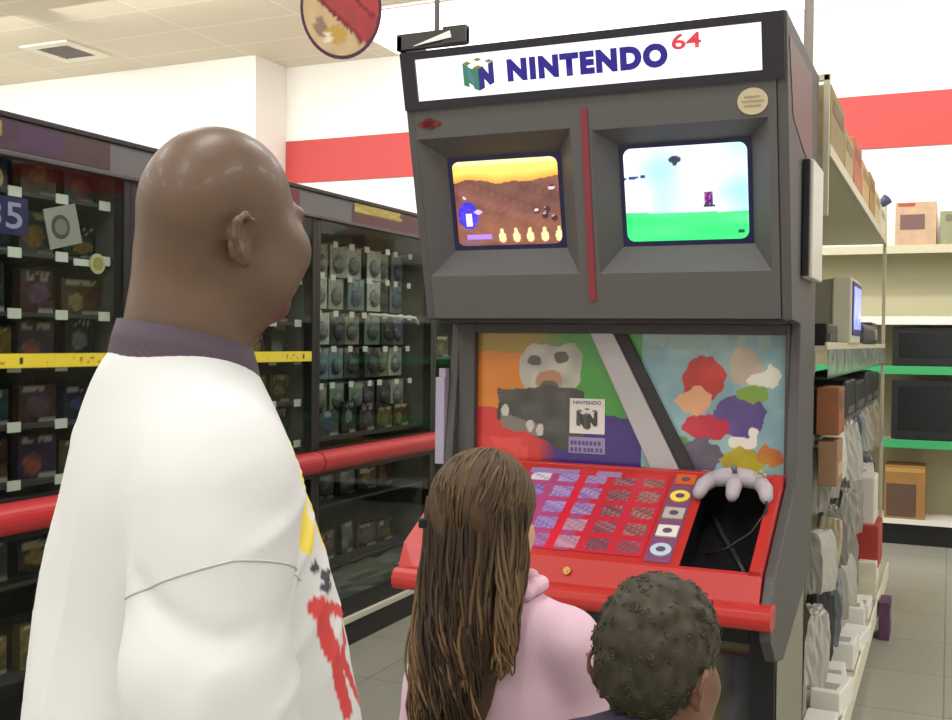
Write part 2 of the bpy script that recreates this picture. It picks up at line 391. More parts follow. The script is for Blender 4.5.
# top-left bracket with paper, rod to the ceiling ---------------------
br = MB(); br.box(XL, XL+.235, 2.875, 2.895, 2.455, 2.505, 0, .003); br.box(XL, XL+.02, 2.875, 3.1, 2.455, 2.5, 0, .003); br.box(XL+.16, XL+.235, 2.87, 2.90, 2.46, 2.51)
br.build('top_bracket', mat('bracket_black', L(48, 44, 46), 0.4), K)
pp = MB(); pp.add([(XL+.06, 2.868, 2.462), (XL+.19, 2.866, 2.475), (XL+.185, 2.868, 2.497), (XL+.15, 2.872, 2.488)], [(0, 1, 2, 3)]); pp.add([(XL+.06, 2.871, 2.462), (XL+.19, 2.869, 2.475), (XL+.185, 2.871, 2.497), (XL+.15, 2.8745, 2.488)], [(3, 2, 1, 0)])
pp.build('paper_slip', TAGW, K)
MB().tube([(-1.432, 2.885, 2.50), (-1.432, 2.885, 4.45)], .008).build('ceiling_rod', mat('rod_grey', L(150, 140, 140), 0.5), K)
# right cheek faded sticker
st = MB(); st.add([(XR+.002, 2.95, 2.40), (XR+.002, 3.45, 2.41), (XR+.002, 3.5, 2.10), (XR+.002, 3.05, 2.20)], [(0, 1, 2, 3)])
st.build('side_decal', mat('faded_maroon_decal', L(112, 84, 84), 0.5), K)
# display recess ------------------------------------------------------
rc = MB(); rc.box(xi0, xi1, 3.32, 3.36, 1.10, 1.63)
rc.box(xi0, -1.475, 3.285, 3.32, 1.14, 1.63, 0, .003); rc.box(-.452, xi1, 3.285, 3.32, 1.14, 1.63, 0, .003); rc.box(-1.475, -.452, 3.285, 3.32, 1.598, 1.63, 0, .003)
rco = rc.build('display_board', CHAR, K)
def posterL(s, t):
    s0, t0 = s, t; s += .015*(vn(s0*18, t0*14, 41)-.5); t += .03*(vn(s0*18, t0*14, 42)-.5)
    n = vn(s*14, t*9, 8)
    top = t > .46-.06*s
    if top: c = mixc((214, 128, 40), (70, 150, 62), min(1, max(0, (s-.30)*5)))
    else: c = mixc((200, 52, 50), (62, 40, 120), min(1, max(0, (s-.36)*9)))
    if t > .86 and s < .5: c = mixc(c, (110, 140, 60), .5)
    # grey controller above
    if ell(s, t, .42, .72, .17, .20) or ell(s, t, .33, .80, .085, .12) or ell(s, t, .52, .80, .085, .13): c = mixc((150, 148, 140), (206, 202, 190), n)
    if ell(s, t, .33, .81, .035, .045) or ell(s, t, .49, .83, .04, .04): c = (84, 84, 80)
    if ell(s, t, .42, .66, .075, .08): c = (176, 130, 100)
    if ell(s, t, .42, .62, .05, .03): c = (96, 84, 76)
    # dark console below
    y0 = .42-.55*(s-.15); y1 = .62-.10*abs(s-.4)
    if .12 < s < .62 and y0-.06 < t < y1 and t > .13+.75*max(0, s-.52): c = mixc((44, 44, 44), (84, 82, 78), n)
    if .14 < s < .36 and inside(t, 0, .34-.3*(s-.14)-.02, .40-.3*(s-.14)+.02, -1, 1): c = (120, 116, 108)
    for cx, cy in ((.165, .44), (.31, .33), (.37, .31)):
        if ell(s, t, cx, cy, .022, .05): c = (190, 186, 178)
    if s < .30 and t < .24: c = mixc(c, (226, 84, 80), .6 if n > .45 else .2)
    return c
def posterR(s, t):
    s += .05*(vn(s*9, t*9, 31)-.5)+.03*(vn(s*22, t*22, 33)-.5); t += .05*(vn(s*9, t*9, 32)-.5)+.03*(vn(s*22, t*22, 34)-.5)
    n = vn(s*8, t*8, 12); c = mixc((120, 156, 168), (156, 188, 190), n)
    if t > .90 and hsh(int(s*26), 4) > .35 and .05 < s < .95: c = (150, 176, 172)
    if ell(s, t, .72, .80, .12, .13): c = mixc((176, 150, 150), (200, 190, 160), n)         # pale cloud bank
    if ell(s, t, .84, .70, .11, .055) or ell(s, t, .90, .76, .06, .04): c = (222, 222, 210)
    if ell(s, t, .44, .70, .14, .16): c = mixc((170, 40, 40), (206, 60, 52), n)               # plain red ball
    if ell(s, t, .38, .55, .12, .09): c = mixc((216, 158, 118), (226, 176, 132), n)           # sand mound
    if ell(s, t, .70, .46, .19, .13): c = mixc((86, 70, 130), (110, 92, 150), n)              # violet hill
    if ell(s, t, .46, .38, .17, .09): c = mixc((176, 36, 62), (196, 56, 70), n)
    if ell(s, t, .78, .60, .10, .07): c = (128, 160, 70)
    if ell(s, t, .70, .28, .09, .06) or ell(s, t, .78, .33, .03, .08): c = (226, 220, 210)
    if ell(s, t, .26, .20, .10, .12): c = (98, 140, 90)
    if ell(s, t, .42, .18, .15, .12): c = mixc((106, 100, 116), (86, 80, 96), n)
    if ell(s, t, .70, .16, .15, .09): c = mixc((150, 140, 40), (196, 176, 52), n)
    if ell(s, t, .90, .20, .09, .07): c = mixc((176, 84, 50), (200, 150, 60), n)
    if t < .06: c = (176, 190, 180)
    return c
pL = art('poster', (-1.475, 3.318, 1.135), (1, 0, 0), (0, 0, 1), .62, .463, 170, 128, posterL, ARTG, rco); pL['label'] = 'poster of a grey controller over a dark console on orange, green, red and purple'
pR = art('poster', (-.90, 3.317, 1.135), (1, 0, 0), (0, 0, 1), .448, .463, 140, 140, posterR, ARTG, rco); pR['label'] = 'pale blue poster with red, violet and green shapes'
sq = MB(); sq.box(-1.142, -1.022, 3.3145, 3.3185, 1.270, 1.385); sq.build('logo_card', mat('poster_white', L(222, 218, 212), .5), rco)
cube_logo((-1.118, 3.3140, 1.283), Vector((1, 0, 0)), Vector((0, 0, 1)), .072, .072, rco, [mat('logo_grey', L(84, 84, 78), .5), mat('logo_greyd', L(60, 60, 58), .5), mat('logo_greyb', L(70, 72, 64), .5), mat('logo_greyl', L(120, 118, 108), .5)])
text('lettering', 'NINTENDO', (-1.130, 3.3142, 1.366), (1, 0, 0), (0, 0, 1), .012, mat('ink_purple', L(90, 80, 130), .5), rco, width=.096, bold=.01)
cp = MB(); cp.box(-1.145, -1.020, 3.3155, 3.3185, 1.205, 1.258); cp.build('caption_card', mat('caption_lavender', L(150, 136, 176), .5), rco)
cl = MB()
for zz, xs in ((1.238, (0, .012, .026, .04, .052, .066, .08, .094)), (1.216, (0, .014, .028, .045, .058, .07, .086, .1))):
    for xx in xs: cl.add([(-1.138+xx, 3.315, zz-.006), (-1.129+xx, 3.315, zz-.006), (-1.129+xx, 3.315, zz+.008), (-1.138+xx, 3.315, zz+.008)], [(0, 1, 2, 3)])
cl.build('caption_marks', MATS['ink_purple'], rco)
sb = MB(); sb.prism([(-1.085, 1.635), (-1.008, 1.635), (-.752, 1.138), (-.845, 1.138)], 'y', 3.287, 3.316, 0, .003)
sb.build('silver_bar', mat('brushed_silver', L(176, 172, 176), .4, metal=.3), rco)
db = MB(); db.prism([(-1.008, 1.628), (-.965, 1.628), (-.705, 1.138), (-.752, 1.138)], 'y', 3.30, 3.317); db.build('dark_bar', CHARD, rco)
# control deck --------------------------------------------------------
YF, ZF, YB, ZB = 2.845, .958, 3.245, 1.172
Dt = Vector((0, YB-YF, ZB-ZF)).normalized(); DL = Vector((0, YB-YF, ZB-ZF)).length; Dn = Vector((1, 0, 0)).cross(Dt)
def dk(x, s, h=0.0):
    p = Vector((0, YF, ZF))+Dt*s+Dn*h; return Vector((x, p.y, p.z))
dx0, dx1 = -1.505, -.443
W0, W1, WS0, WS1 = -.665, -.478, .012, DL-.055
dm = MB()
def q(*p, mi=0): dm.add(p, [tuple(range(len(p)))], mi)
q(dk(dx0, 0), dk(W0, 0), dk(W0, DL), dk(dx0, DL)); q(dk(W1, 0), dk(dx1, 0), dk(dx1, DL), dk(W1, DL)); q(dk(W0, 0), dk(W1, 0), dk(W1, WS0), dk(W0, WS0)); q(dk(W0, WS1), dk(W1, WS1), dk(W1, DL), dk(W0, DL))
wc = [dk(W0, WS0), dk(W1, WS0), dk(W1, WS1), dk(W0, WS1)]; wd = [dk(W0, WS0, -.10), dk(W1, WS0, -.10), dk(W1, WS1, -.10), dk(W0, WS1, -.10)]
for j in range(4): q(wc[j], wd[j], wd[(j+1) % 4], wc[(j+1) % 4], mi=1)
q(*wd, mi=1)
Fz = .888; Fy = 2.808
q(Vector((dx0, Fy, Fz)), Vector((dx1, Fy, Fz)), dk(dx1, 0), dk(dx0, 0))
q(Vector((dx0, Fy, Fz)), dk(dx0, 0), dk(dx0, DL), Vector((dx0, YB, Fz))); q(Vector((dx1, Fy, Fz)), Vector((dx1, YB, Fz)), dk(dx1, DL), dk(dx1, 0))
dko = dm.build('control_deck', [RED, mat('well_black', L(16, 15, 17), .35)], K)
# raised rim right of the well
rim = MB(); rim.add([dk(W1, 0, 0), dk(dx1, 0, 0), dk(dx1, DL, 0), dk(W1, DL, 0), dk(W1+.004, .003, .012), dk(dx1-.004, .003, .012), dk(dx1-.004, DL-.003, .012), dk(W1+.004, DL-.003, .012)], [(4, 5, 6, 7), (0, 1, 5, 4), (1, 2, 6, 5), (2, 3, 7, 6), (3, 0, 4, 7)])
rim.build('well_rim', RED, dko)
# bumper lip : rounded bar running along the front
lp = [(2.80, .893), (2.775, .893), (2.758, .884), (2.752, .866), (2.753, .850), (2.762, .836), (2.78, .83), (2.84, .83), (2.84, .893)]
MB().prism(lp, 'x', -1.50, -.405, 0, .003).build('bumper_lip', RED, K)
bs = MB(); bs.prism([(2.84, .83), (3.6, .83), (3.6, .89), (2.84, .89)], 'x', xi0, xi1); bs.build('deck_base', CHARD, K)
rr = MB(); rr.box(-1.50, xi1, 3.246, 3.284, 1.10, 1.176, 0, .004); rr.build('rear_ledge', RED, K)
lk = MB(); lk.disc((-.975, 2.824, .925), .011, (0, -.886, .463), .005, 20); lk.disc((-.975, 2.8200, .927), .005, (0, -.886, .463), .0035, 14); lk.build('lock', mat('brass', L(180, 140, 80), .35, metal=.7), dko)
# sticker sheet
def cards(s, t):
    nx, ny = 5, 5; i = int(s*nx*1.0); j = int(t*ny); u = s*nx-i; w = t*ny-j; n = vn(s*60, t*50, 6)
    warm = s > .53
    c = (190, 44, 62) if warm else (168, 70, 120)
    if s > .36 and s < .44: c = (206, 40, 60)
    if t > .93: return (150, 120, 170) if (s < .36 or .48 < s < .66) else (190, 44, 52)
    if .14 < u < .86 and .16 < w < .84:
        r = hsh(i, j, 4)
        base = [(128, 100, 178), (156, 130, 190), (150, 118, 176), (132, 74, 84), (140, 84, 80)][min(i, 4)]
        if i == 2 and j < 2: base = (206, 190, 200)
        if i == 0 and j == 4: base = (206, 198, 212)
        c = mixc(base, (230, 216, 222), .7*max(0, n-.5)); c = mixc(c, (60, 40, 90), .8*max(0, .45-n))
        if r > .8: c = mixc(c, (150, 60, 90), .4)
    return c
art('sticker_sheet', dk(-1.235, .03, .002), (1, 0, 0), Dt, .46, DL-.055, 150, 110, cards, ARTG, dko)
SK = [((206, 92, 40), 'orange'), ((240, 210, 90), 'yellow'), ((176, 172, 160), 'grey'), ((216, 212, 206), 'white'), ((180, 196, 214), 'pale blue')]
sd = MB(); sd.add([dk(-.765, .015, .002), dk(-.692, .015, .002), dk(-.692, DL-.02, .002), dk(-.765, DL-.02, .002)], [(0, 1, 2, 3)]); sd.build('sticker_strip', mat('strip_purple', L(120, 74, 110), .4), dko)
for k, (c, nm) in enumerate(SK):
    s = DL-.045-k*.085; m = MB(); cx = -.728
    if k in (1, 4):
        n = 20; vs = [dk(cx+.03*math.cos(2*PI*a/n), s+.028*math.sin(2*PI*a/n), h) for h in (.002, .006) for a in range(n)]
        m.add(vs, [tuple(range(n, 2*n))]+[(a, (a+1) % n, n+(a+1) % n, n+a) for a in range(n)])
    else:
        vs = [dk(cx+a, s+b, h) for h in (.002, .006) for a, b in ((-.03, -.026), (.03, -.026), (.03, .026), (-.03, .026))]
        m.add(vs, [(4, 5, 6, 7), (0, 1, 5, 4), (1, 2, 6, 5), (2, 3, 7, 6), (3, 0, 4, 7)])
    n = 14
    m.add([dk(cx+.014*math.cos(2*PI*a/n), s+.012*math.sin(2*PI*a/n), .0066) for a in range(n)], [tuple(range(n))], 1)
    o = m.build('button_sticker', [mat('sticker_'+nm.replace(' ', '_'), L(*c), .4), mat('sticker_ink', L(90, 70, 96), .5)], dko); o['label'] = nm+' sticker'
# pedestal ------------------------------------------------------------
pd = MB()
px0, px1, py0, py1 = -1.52, -.425, 2.985, 3.62
pd.box(px1-.02, px1, py0+.01, py1, 0, .83, 1); pd.box(px0, px0+.02, py0+.01, py1, 0, .83, 1); pd.box(px0, px1, py1-.02, py1, 0, .83, 1)
pd.box(px0+.02, px1-.02, py0+.02, py1-.02, 0, .1, 0)
for a in ((px0, px0+.08, .0, .83), (px1-.07, px1, .0, .83), (px0+.08, px1-.07, .735, .83), (px0+.08, px1-.07, 0, .1)): pd.box(a[0], a[1], py0, py0+.04, a[2], a[3], 0, .003)
pd.box(px0+.02, px1-.02, py0+.05, py1-.02, .42, .435, 0)
pd.build('pedestal', [BLACK, SIDEG], K)
pw = MB(); pw.box(px0+.078, px1-.068, py0+.012, py0+.016, .098, .737); pw.build('window_pane', GLASS, K)
# sign holders on both sides
sh = MB(); sh.box(-.408, -.388, 3.27, 3.30, 1.775, 2.12, 0, .002); sh.box(-.409, -.380, 3.30, 3.56, 1.77, 2.125, 1, .004)
sh.build('side_sign', [BLACK, mat('sign_pale', L(214, 210, 204), .4)], K)
ls = MB(); ls.box(-1.60, -1.566, 3.24, 3.30, 1.15, 1.445, 0, .003); ls.box(-1.592, -1.567, 3.25, 3.28, 1.445, 1.475, 0, .002)
ls.build('leaflet_holder', mat('holder_lavender', L(164, 156, 178), .4), K)

# controller resting over the well -----------------------------------
g = thing('game_controller', 'pale grey three-pronged game controller lying across the black well of the red deck', 'game controller', dk(-.565, DL-.05, .0))
b = MB()
def cpt(x, s, h): return dk(-.572+x, DL-.075+s, h)
b.tube([cpt(-.075, .0, .03), cpt(-.04, .012, .034), cpt(0, .016, .036), cpt(.04, .012, .034), cpt(.075, .0, .03)], [.022, .028, .03, .028, .022], 14)
for x in (-.09, 0, .09): b.tube([cpt(x*.75, .005, .032), cpt(x*1.0, -.03, .03), cpt(x*1.08, -.062, .024), cpt(x*1.1, -.078, .02)], [.024, .023, .019, .010], 14)
b.build('controller_body', mat('controller_grey', L(172, 162, 172), .5), g)
b = MB(); b.tube([cpt(0, .0, .066), cpt(0, -.002, .078)], [.008, .006], 12); b.sphere(cpt(0, -.002, .08), .009); b.build('thumb_stick', mat('stick_grey', L(110, 104, 108), .5), g)
b = MB()
for x, s in ((.058, .008), (.072, -.004), (.072, .018), (.085, .006)): b.sphere(cpt(x, s, .056), .006)
b.build('face_buttons', mat('button_yellow', L(170, 160, 120), .4), g)
b = MB(); b.tube([cpt(.0, .04, .03), cpt(.03, .05, .01), cpt(.08, .02, .02), cpt(.098, -.05, .024), cpt(.105, -.12, .02), cpt(.07, -.17, -.02), cpt(.0, -.19, -.07), cpt(-.06, -.2, -.09)], .004, 8)
b.build('controller_cord', BLACK, g)
tube2 = MB(); tube2.tube([cpt(-.08, .0, -.094), cpt(-.03, -.1, -.092), cpt(.03, -.2, -.094), cpt(.07, -.28, -.094)], .008, 8)
tag(tube2.build('cable', mat('cable_dark', L(40, 44, 46), .4)), 'dark cable coiled in the black well of the control deck', 'cable')
# ------------------------------------------------------------------ product meshes
ORD = ['first', 'second', 'third', 'fourth', 'fifth', 'sixth', 'seventh', 'eighth', 'ninth', 'tenth']
PAL = [('maroon', (78, 30, 34)), ('navy blue', (40, 42, 84)), ('purple', (66, 46, 88)), ('olive', (92, 84, 48)), ('slate grey', (84, 88, 94)), ('dark green', (42, 66, 46)), ('brown', (98, 66, 44)), ('charcoal', (46, 44, 48)), ('dull gold', (134, 110, 56)), ('teal', (48, 82, 88))]
def art_mesh(name, w, d, h, nx, nz, fn, side, mats, extra=None):
    """box standing on z=0, front face at y=0 (looking to -y), depth d towards +y; coloured per vertex"""
    vs = []; fs = []; vc = []
    for j in range(nz+1):
        for i in range(nx+1):
            vs.append((-w/2+w*i/nx, 0, h*j/nz)); vc.append(L(*fn(i/nx, j/nz)))
    for j in range(nz):
        for i in range(nx):
            a = j*(nx+1)+i; fs.append((a, a+1, a+nx+2, a+nx+1))
    o = len(vs); e = .0
    for y in (0.0005, d):
        for z in (0, h):
            for x in (-w/2, w/2): vs.append((x, y, z)); vc.append(L(*side))
    fs += [(o+a, o+b, o+c, o+dd) for a, b, c, dd in ((4, 6, 7, 5), (0, 4, 5, 1), (2, 3, 7, 6), (0, 2, 6, 4), (1, 5, 7, 3))]
    me = bpy.data.meshes.new(name); me.from_pydata(vs, [], fs)
    for m in mats: me.materials.append(m)
    ca = me.color_attributes.new('Col', 'FLOAT_COLOR', 'POINT'); ca.data.foreach_set('color', np.array([(*c, 1) for c in vc], dtype=np.float32).ravel())
    me.update(); return me
def box_art(k, base):
    rnd = random.Random(k*13+5); cx, cy = rnd.uniform(.35, .65), rnd.uniform(.3, .55); rx, ry = rnd.uniform(.2, .36), rnd.uniform(.18, .3)
    acc = rnd.choice([(170, 130, 70), (150, 80, 70), (130, 130, 140), (90, 100, 160), (150, 140, 90), (110, 70, 110)]); band = rnd.uniform(.74, .86)
    def fn(s, t):
        n = vn(s*7+k, t*7, k); c = mixc(base, tuple(v*.45 for v in base), n)
        if ell(s, t, cx+.1*(n-.5), cy, rx, ry): c = mixc(acc, tuple(v*.5 for v in acc), vn(s*11, t*11, k+3))
        if t > band and t < .95 and .08 < s < .92 and vn(s*16, t*5, k+9) > .35: c = mixc((190, 186, 176), acc, .4)
        if t < .09 and s > .55: c = (150, 148, 140)
        return c
    return fn
BOXES = []
for k in range(20):
    nm, base = PAL[k % 10]; w, h, d = [(.178, .130, .03), (.13, .168, .03), (.155, .150, .035), (.17, .12, .05)][(k*7 % 4)]
    BOXES.append((nm, art_mesh('game_box', w, d, h, 14, 14, box_art(k, base), tuple(v*.6 for v in base), [ARTG]), w, h, d))
def pack_art(k, base):
    rnd = random.Random(k+77)
    def fn(s, t):
        n = vn(s*6+k, t*8, k); c = mixc(base, (150, 150, 142), .25*n)
        if t > .80: c = mixc(base, (190, 184, 170), .55) if vn(s*12, t*4, k) > .4 else mixc(base, (90, 60, 60), .5)
        if ell(s, t, .5, .40, .34, .28): c = mixc((70, 70, 74), (150, 150, 146), vn(s*9, t*9, k+1))
        if ell(s, t, .38, .5, .08, .09): c = (190, 190, 180)
        return c
    return fn
PKP = [('grey', (164, 164, 156)), ('pale grey', (196, 194, 186)), ('violet grey', (118, 112, 144)), ('olive grey', (140, 138, 112)), ('dark', (56, 54, 56)), ('tan', (160, 142, 112)), ('blue grey', (104, 124, 140)), ('green grey', (110, 128, 110))]
PACKS = []
for k, (nm, base) in enumerate(PKP):
    me = art_mesh('blister_pack', .15, .004, .165, 12, 12, pack_art(k, base), tuple(v*.8 for v in base), [ARTM])
    b = bmesh.new(); b.from_mesh(me)                       # clear bubble bulging from the card
    lay = b.verts.layers.float_color['Col']
    vs = []
    for j in range(5):
        for i in range(9):
            a = 2*PI*i/9; r = math.cos(j/4*PI/2); v = b.verts.new((.05*r*math.cos(a), -.003-.028*math.sin(j/4*PI/2), .066+.045*r*math.sin(a))); v[lay] = (*L(*mixc(base, (78, 78, 82), .3+.4*hsh(i, j, k))), 1); vs.append(v)
    for j in range(4):
        for i in range(9):
            if j < 3: b.faces.new((vs[j*9+i], vs[j*9+(i+1) % 9], vs[(j+1)*9+(i+1) % 9], vs[(j+1)*9+i]))
            else:
                pass
    b.faces.new([vs[27+i] for i in range(9)])
    b.to_mesh(me); b.free(); PACKS.append((nm, me))
def put(mesh, name, loc, rz, label, cat, group=None):
    o = bpy.data.objects.new(name, mesh); C.objects.link(o); o.location = loc; o.rotation_euler = (0, 0, rz)
    return tag(o, label, cat, group)

# ------------------------------------------------------------------ glass display cases along the left aisle
XF, XBK = -2.79, -3.25
CASENAMES = ['nearest glass case', 'middle glass case', 'third glass case', 'farthest glass case']
SHZ = {0: [2.055, 1.853, 1.650, 1.470, 1.270, 1.075, .74, .42, .19], 1: [2.055, 1.853, 1.650, 1.470, 1.270, 1.075, .74, .42, .19], 2: [1.075, .74, .42, .19], 3: [1.47, 1.075, .74, .42, .19]}
YS = [1.81, 3.08, 4.35, 5.62, 6.89]
YEL = mat('yellow_shelf_strip', L(222, 200, 52), .45)
HDRG = mat('header_grey', L(104, 102, 104), .5); HDRM = mat('header_maroon', L(70, 34, 46), .5)
def make_case(i):
    y0, y1 = YS[i], YS[i+1]
    t = thing('display_case', ['black framed glass game case nearest the camera, left of the man', 'black framed glass game case behind the head of the man', 'black framed glass case of hanging packs between the man and the kiosk', 'black framed glass case partly hidden behind the kiosk'][i], 'display case', ((XF+XBK)/2, (y0+y1)/2, 0), 'glass display cases along the left aisle')
    b = MB(); b.box(XBK-.02, XBK, y0, y1, 0, 2.28); b.box(XBK, XF-.03, y0+.006, y0+.026, .15, 2.2); b.box(XBK, XF-.03, y1-.026, y1-.006, .15, 2.2); b.box(XBK, XF-.02, y0, y1, 2.17, 2.20)
    b.build('cabinet_back', CASEIN, t)
    for yy in (y0, y1-.035):
        MB().box(XF-.05, XF, yy, yy+.035, .15, 2.17, 0, .003).build('post', CASEB, t)
    hd = MB(); hd.box(XF-.06, XF+.01, y0, y1, 2.165, 2.27); hd.box(XF-.07, XF+.02, y0, y1, 2.27, 2.29, 1, .004); hd.box(XF-.06, XF+.018, y0, y1, 2.15, 2.166, 2, .003)
    ho = hd.build('header', [HDRG, CASEB, mat('header_lip', L(86, 80, 84), .4)], t)
    if i == 0:
        def fn(s, u):
            n = vn(s*9, u*4, 3); c = mixc((48, 30, 46), (66, 42, 62), n)
            if .25 < s < .62 and .2 < u < .9: c = mixc(c, (70, 38, 84), .6)
            if s > .62: c = mixc((58, 38, 42), (76, 50, 50), n)
            if s < .13 and .4 < u < .9 and n > .3: c = (190, 160, 70)
            return c
        art('header_sign', (XF+.012, 2.40, 2.17), (0, 1, 0), (0, 0, 1), .56, .098, 40, 12, fn, ARTM, ho)['label'] = 'dark purple and maroon header card'
    if i == 1:
        art('header_sign', (XF+.012, 4.02, 2.18), (0, 1, 0), (0, 0, 1), .16, .08, 14, 8, lambda s, u: mixc((120, 36, 44), (84, 30, 40), vn(s*6, u*6, 2)), ARTM, ho)['label'] = 'dark red header card'
    if i == 2:
        def fn(s, u):
            c = mixc((66, 32, 42), (92, 44, 50), vn(s*8, u*5, 5))
            if u > .50 and .03 < s < .60+.1*vn(s*20, u*5, 1): c = mixc((196, 184, 84), (150, 132, 60), vn(s*18, u*8, 7))
            return c
        art('header_sign', (XF+.012, 4.66, 2.168), (0, 1, 0), (0, 0, 1), .80, .10, 60, 12, fn, ARTM, ho)['label'] = 'maroon header card with a yellow strip'
    for z in SHZ[i]:
        MB().box(XBK, XF-.055, y0+.03, y1-.03, z-.014, z, 0).build('shelf', mat('shelf_dark', L(62, 58, 60), .5) if i != 3 else mat('glass_shelf', L(70, 100, 92), .2), t)
    if i in (0, 1):
        def fs(s, u):
            n = vn(s*70, u*3, 5); c = (226, 206, 60)
            if .3 < u < .75 and .05 < (s*3) % 1 < .75 and n > .55: c = (176, 110, 40)
            if .2 < u < .8 and .80 < (s*3) % 1 < .84: c = (60, 50, 40)
            return c
        m = MB(); m.box(XF-.054, XF-.003, y0+.035, y1-.035, 1.464, 1.512); so = m.build('shelf_strip', YEL, t); so['label'] = 'yellow shelf strip'
        art('strip_print', (XF-.002, y0+.036, 1.466), (0, 1, 0), (0, 0, 1), y1-y0-.072, .044, 240, 6, fs, ARTM, so)
    dg = MB(); dg.box(XF-.008, XF-.003, y0+.035, y1-.035, 1.03, 2.15); dg.build('glass_door', GLASS, t)
    dg = MB(); dg.box(XF-.008, XF-.003, y0+.035, y1-.035, .20, .90); dg.build('glass_door', GLASS, t)
    for za, zb in ((.90, .93), (1.02, 1.035), (.155, .235)):
        fr = MB(); fr.box(XF-.04, XF-.001, y0+.035, y1-.035, za, zb); fr.build('door_rail', CASEB, t)
    rl = MB(); pf = []
    for k in range(13):
        a = -PI/2+PI*k/12; pf.append((XF+.01+.05*math.cos(a), .975+.052*math.sin(a)))
    pf = [(XF, .923)]+pf+[(XF, 1.027)]
    rl.prism(pf, 'y', y0+.006, y1-.006); rlo = rl.build('bumper_rail', REDRAIL, t)
    bs = MB(); bs.box(XBK, XF+.02, y0, y1, .125, .155, 0, .003); bs.build('base_ledge', mat('ledge_white', L(216, 212, 196), .4), t)
    bs = MB(); bs.box(XBK, XF, y0, y1, 0, .125); bs.build('kick_board', CASEB, t)
    return t
for i in range(4):
    ct = make_case(i)
    if i < 2:
        for z in SHZ[i][:6]:
            n = 0
            for k in range(6):
                y = YS[i]+.12+k*.205
                if i == 0 and y < 2.30: continue
                if i == 1 and (y < 3.72): continue
                tm = MB(); tm.box(XF-.056, XF-.052, y+.02, y+.075, z-.022, z+.012); tm.build('price_tag', TAGW, ct)
# games standing in the first two cases
rnd = random.Random(11)
SHN = ['top', 'second', 'third', 'yellow striped', 'fifth', 'sixth', 'seventh', 'lowest']
def rows(i, ymin, zlist, names):
    for z, nm in zip(zlist, names):
        spots = [YS[i]+.14+k*.2 for k in range(6)]
        spots = [y for y in spots if y > ymin and y < YS[i+1]-.08]
        for k, y in enumerate(spots):
            b = BOXES[rnd.randrange(len(BOXES))]
            h = b[3]
            put(b[1], 'game_box', (XF-.11-rnd.uniform(0, .02), y, z), PI/2+rnd.uniform(-.1, .1), f'{b[0]} game box, {ORD[k]} from camera on {nm} shelf, {CASENAMES[i]}', 'game box', f'game boxes on the {nm} shelf of the {CASENAMES[i]}')
rows(0, 2.30, SHZ[0][:8], SHN); rows(1, 3.72, SHZ[1][:8], SHN)
# things that stand out in the nearest case
def round_badge(name, label, y, z, r, col, ring):
    m = MB(); m.disc((0, 0, 0), r, (1, 0, 0), .006, 24); m.disc((.006, 0, 0), r*.66, (1, 0, 0), .002, 20, mi=1)
    o = m.build(name, [mat(name+'_rim', L(*col), .5), mat(name+'_face', L(*ring), .5)]); o.location = (XF-.045, y, z); tag(o, label, 'tag')
round_badge('round_tag', 'round pale yellow disc tag in the nearest glass case behind the neck of the man', 2.955, 1.835, .037, (206, 202, 150), (170, 160, 100))
round_badge('round_seal', 'round tan seal at the frame edge under the header of the nearest glass case', 2.495, 2.085, .038, (176, 160, 120), (140, 118, 84))
m = MB(); m.box(-.002, .002, -.085, .0, -.012, .012); o = m.build('tag_arm', TAGW); o.location = (XF-.05, 2.935, 1.835); tag(o, 'short pale card strip beside the round yellow disc tag', 'tag')
t = thing('number_sign', 'dark blue sign with pale 35 under the header of the nearest glass case', 'sign', (XF-.05, 2.545, 1.965))
m = MB(); m.box(XF-.056, XF-.05, 2.44, 2.645, 1.905, 2.03); m.build('sign_board', mat('sign_navy', L(44, 40, 92), .5), t)
text('lettering', '35', (XF-.0499, 2.47, 1.925), (0, 1, 0), (0, 0, 1), .088, mat('sign_lilac', L(176, 170, 206), .5), t, width=.15, bold=.01)
m = MB(); m.box(-.004, 0, -.075, .075, -.07, .07, 0, .001)
o = m.build('game_flyer', mat('flyer_grey', L(168, 164, 156), .5)); o.location = (XF-.05, 2.80, 1.955); o.rotation_euler = (.25, 0, 0); tag(o, 'tilted pale grey square flyer with a dark ring in the nearest glass case', 'flyer')
r2 = MB(); r2.disc((.0005, -.012, .0), .042, (1, 0, 0), .001, 20); r2.disc((.0016, -.012, .0), .028, (1, 0, 0), .001, 20, mi=1); rr_ = r2.build('ring_print', [mat('ring_dark', L(84, 80, 78), .5), mat('ring_mid', L(138, 132, 126), .5)], None); rr_.parent = o
# blister packs on pegs in the third case
pt = [2.065, 1.897, 1.712, 1.532, 1.347]
for j, z in enumerate(pt):
    for k in range(7):
        y = 4.475+k*.166
        p = rnd.randrange(len(PACKS))
        if j == 3 and k in (3, 4): p = 4
        nm, me = PACKS[p]
        o = put(me, 'blister_pack', (XF-.13-rnd.uniform(0, .05), y, z-.168), PI/2+rnd.uniform(-.08, .08), f'{nm} blister pack, {ORD[k]} from camera, {["top", "second", "third", "fourth", "lowest"][j]} peg row between man and kiosk', 'blister pack', f'blister packs on the {["top", "second", "third", "fourth", "lowest"][j]} peg row of the third case')
        hk = MB(); hk.tube([(-.004, 0, .162), (.08, 0, .164), (.085, 0, .17)], .003, 6); 
        ho = hk.build('peg_hook', STEEL); ho.parent = o; ho.rotation_euler = (0, 0, -PI/2)
        tg = MB(); tg.box(.082, .086, -.022, .022, .142, .172); to = tg.build('price_tag', TAGW); to.parent = o; to.rotation_euler = (0, 0, -PI/2)
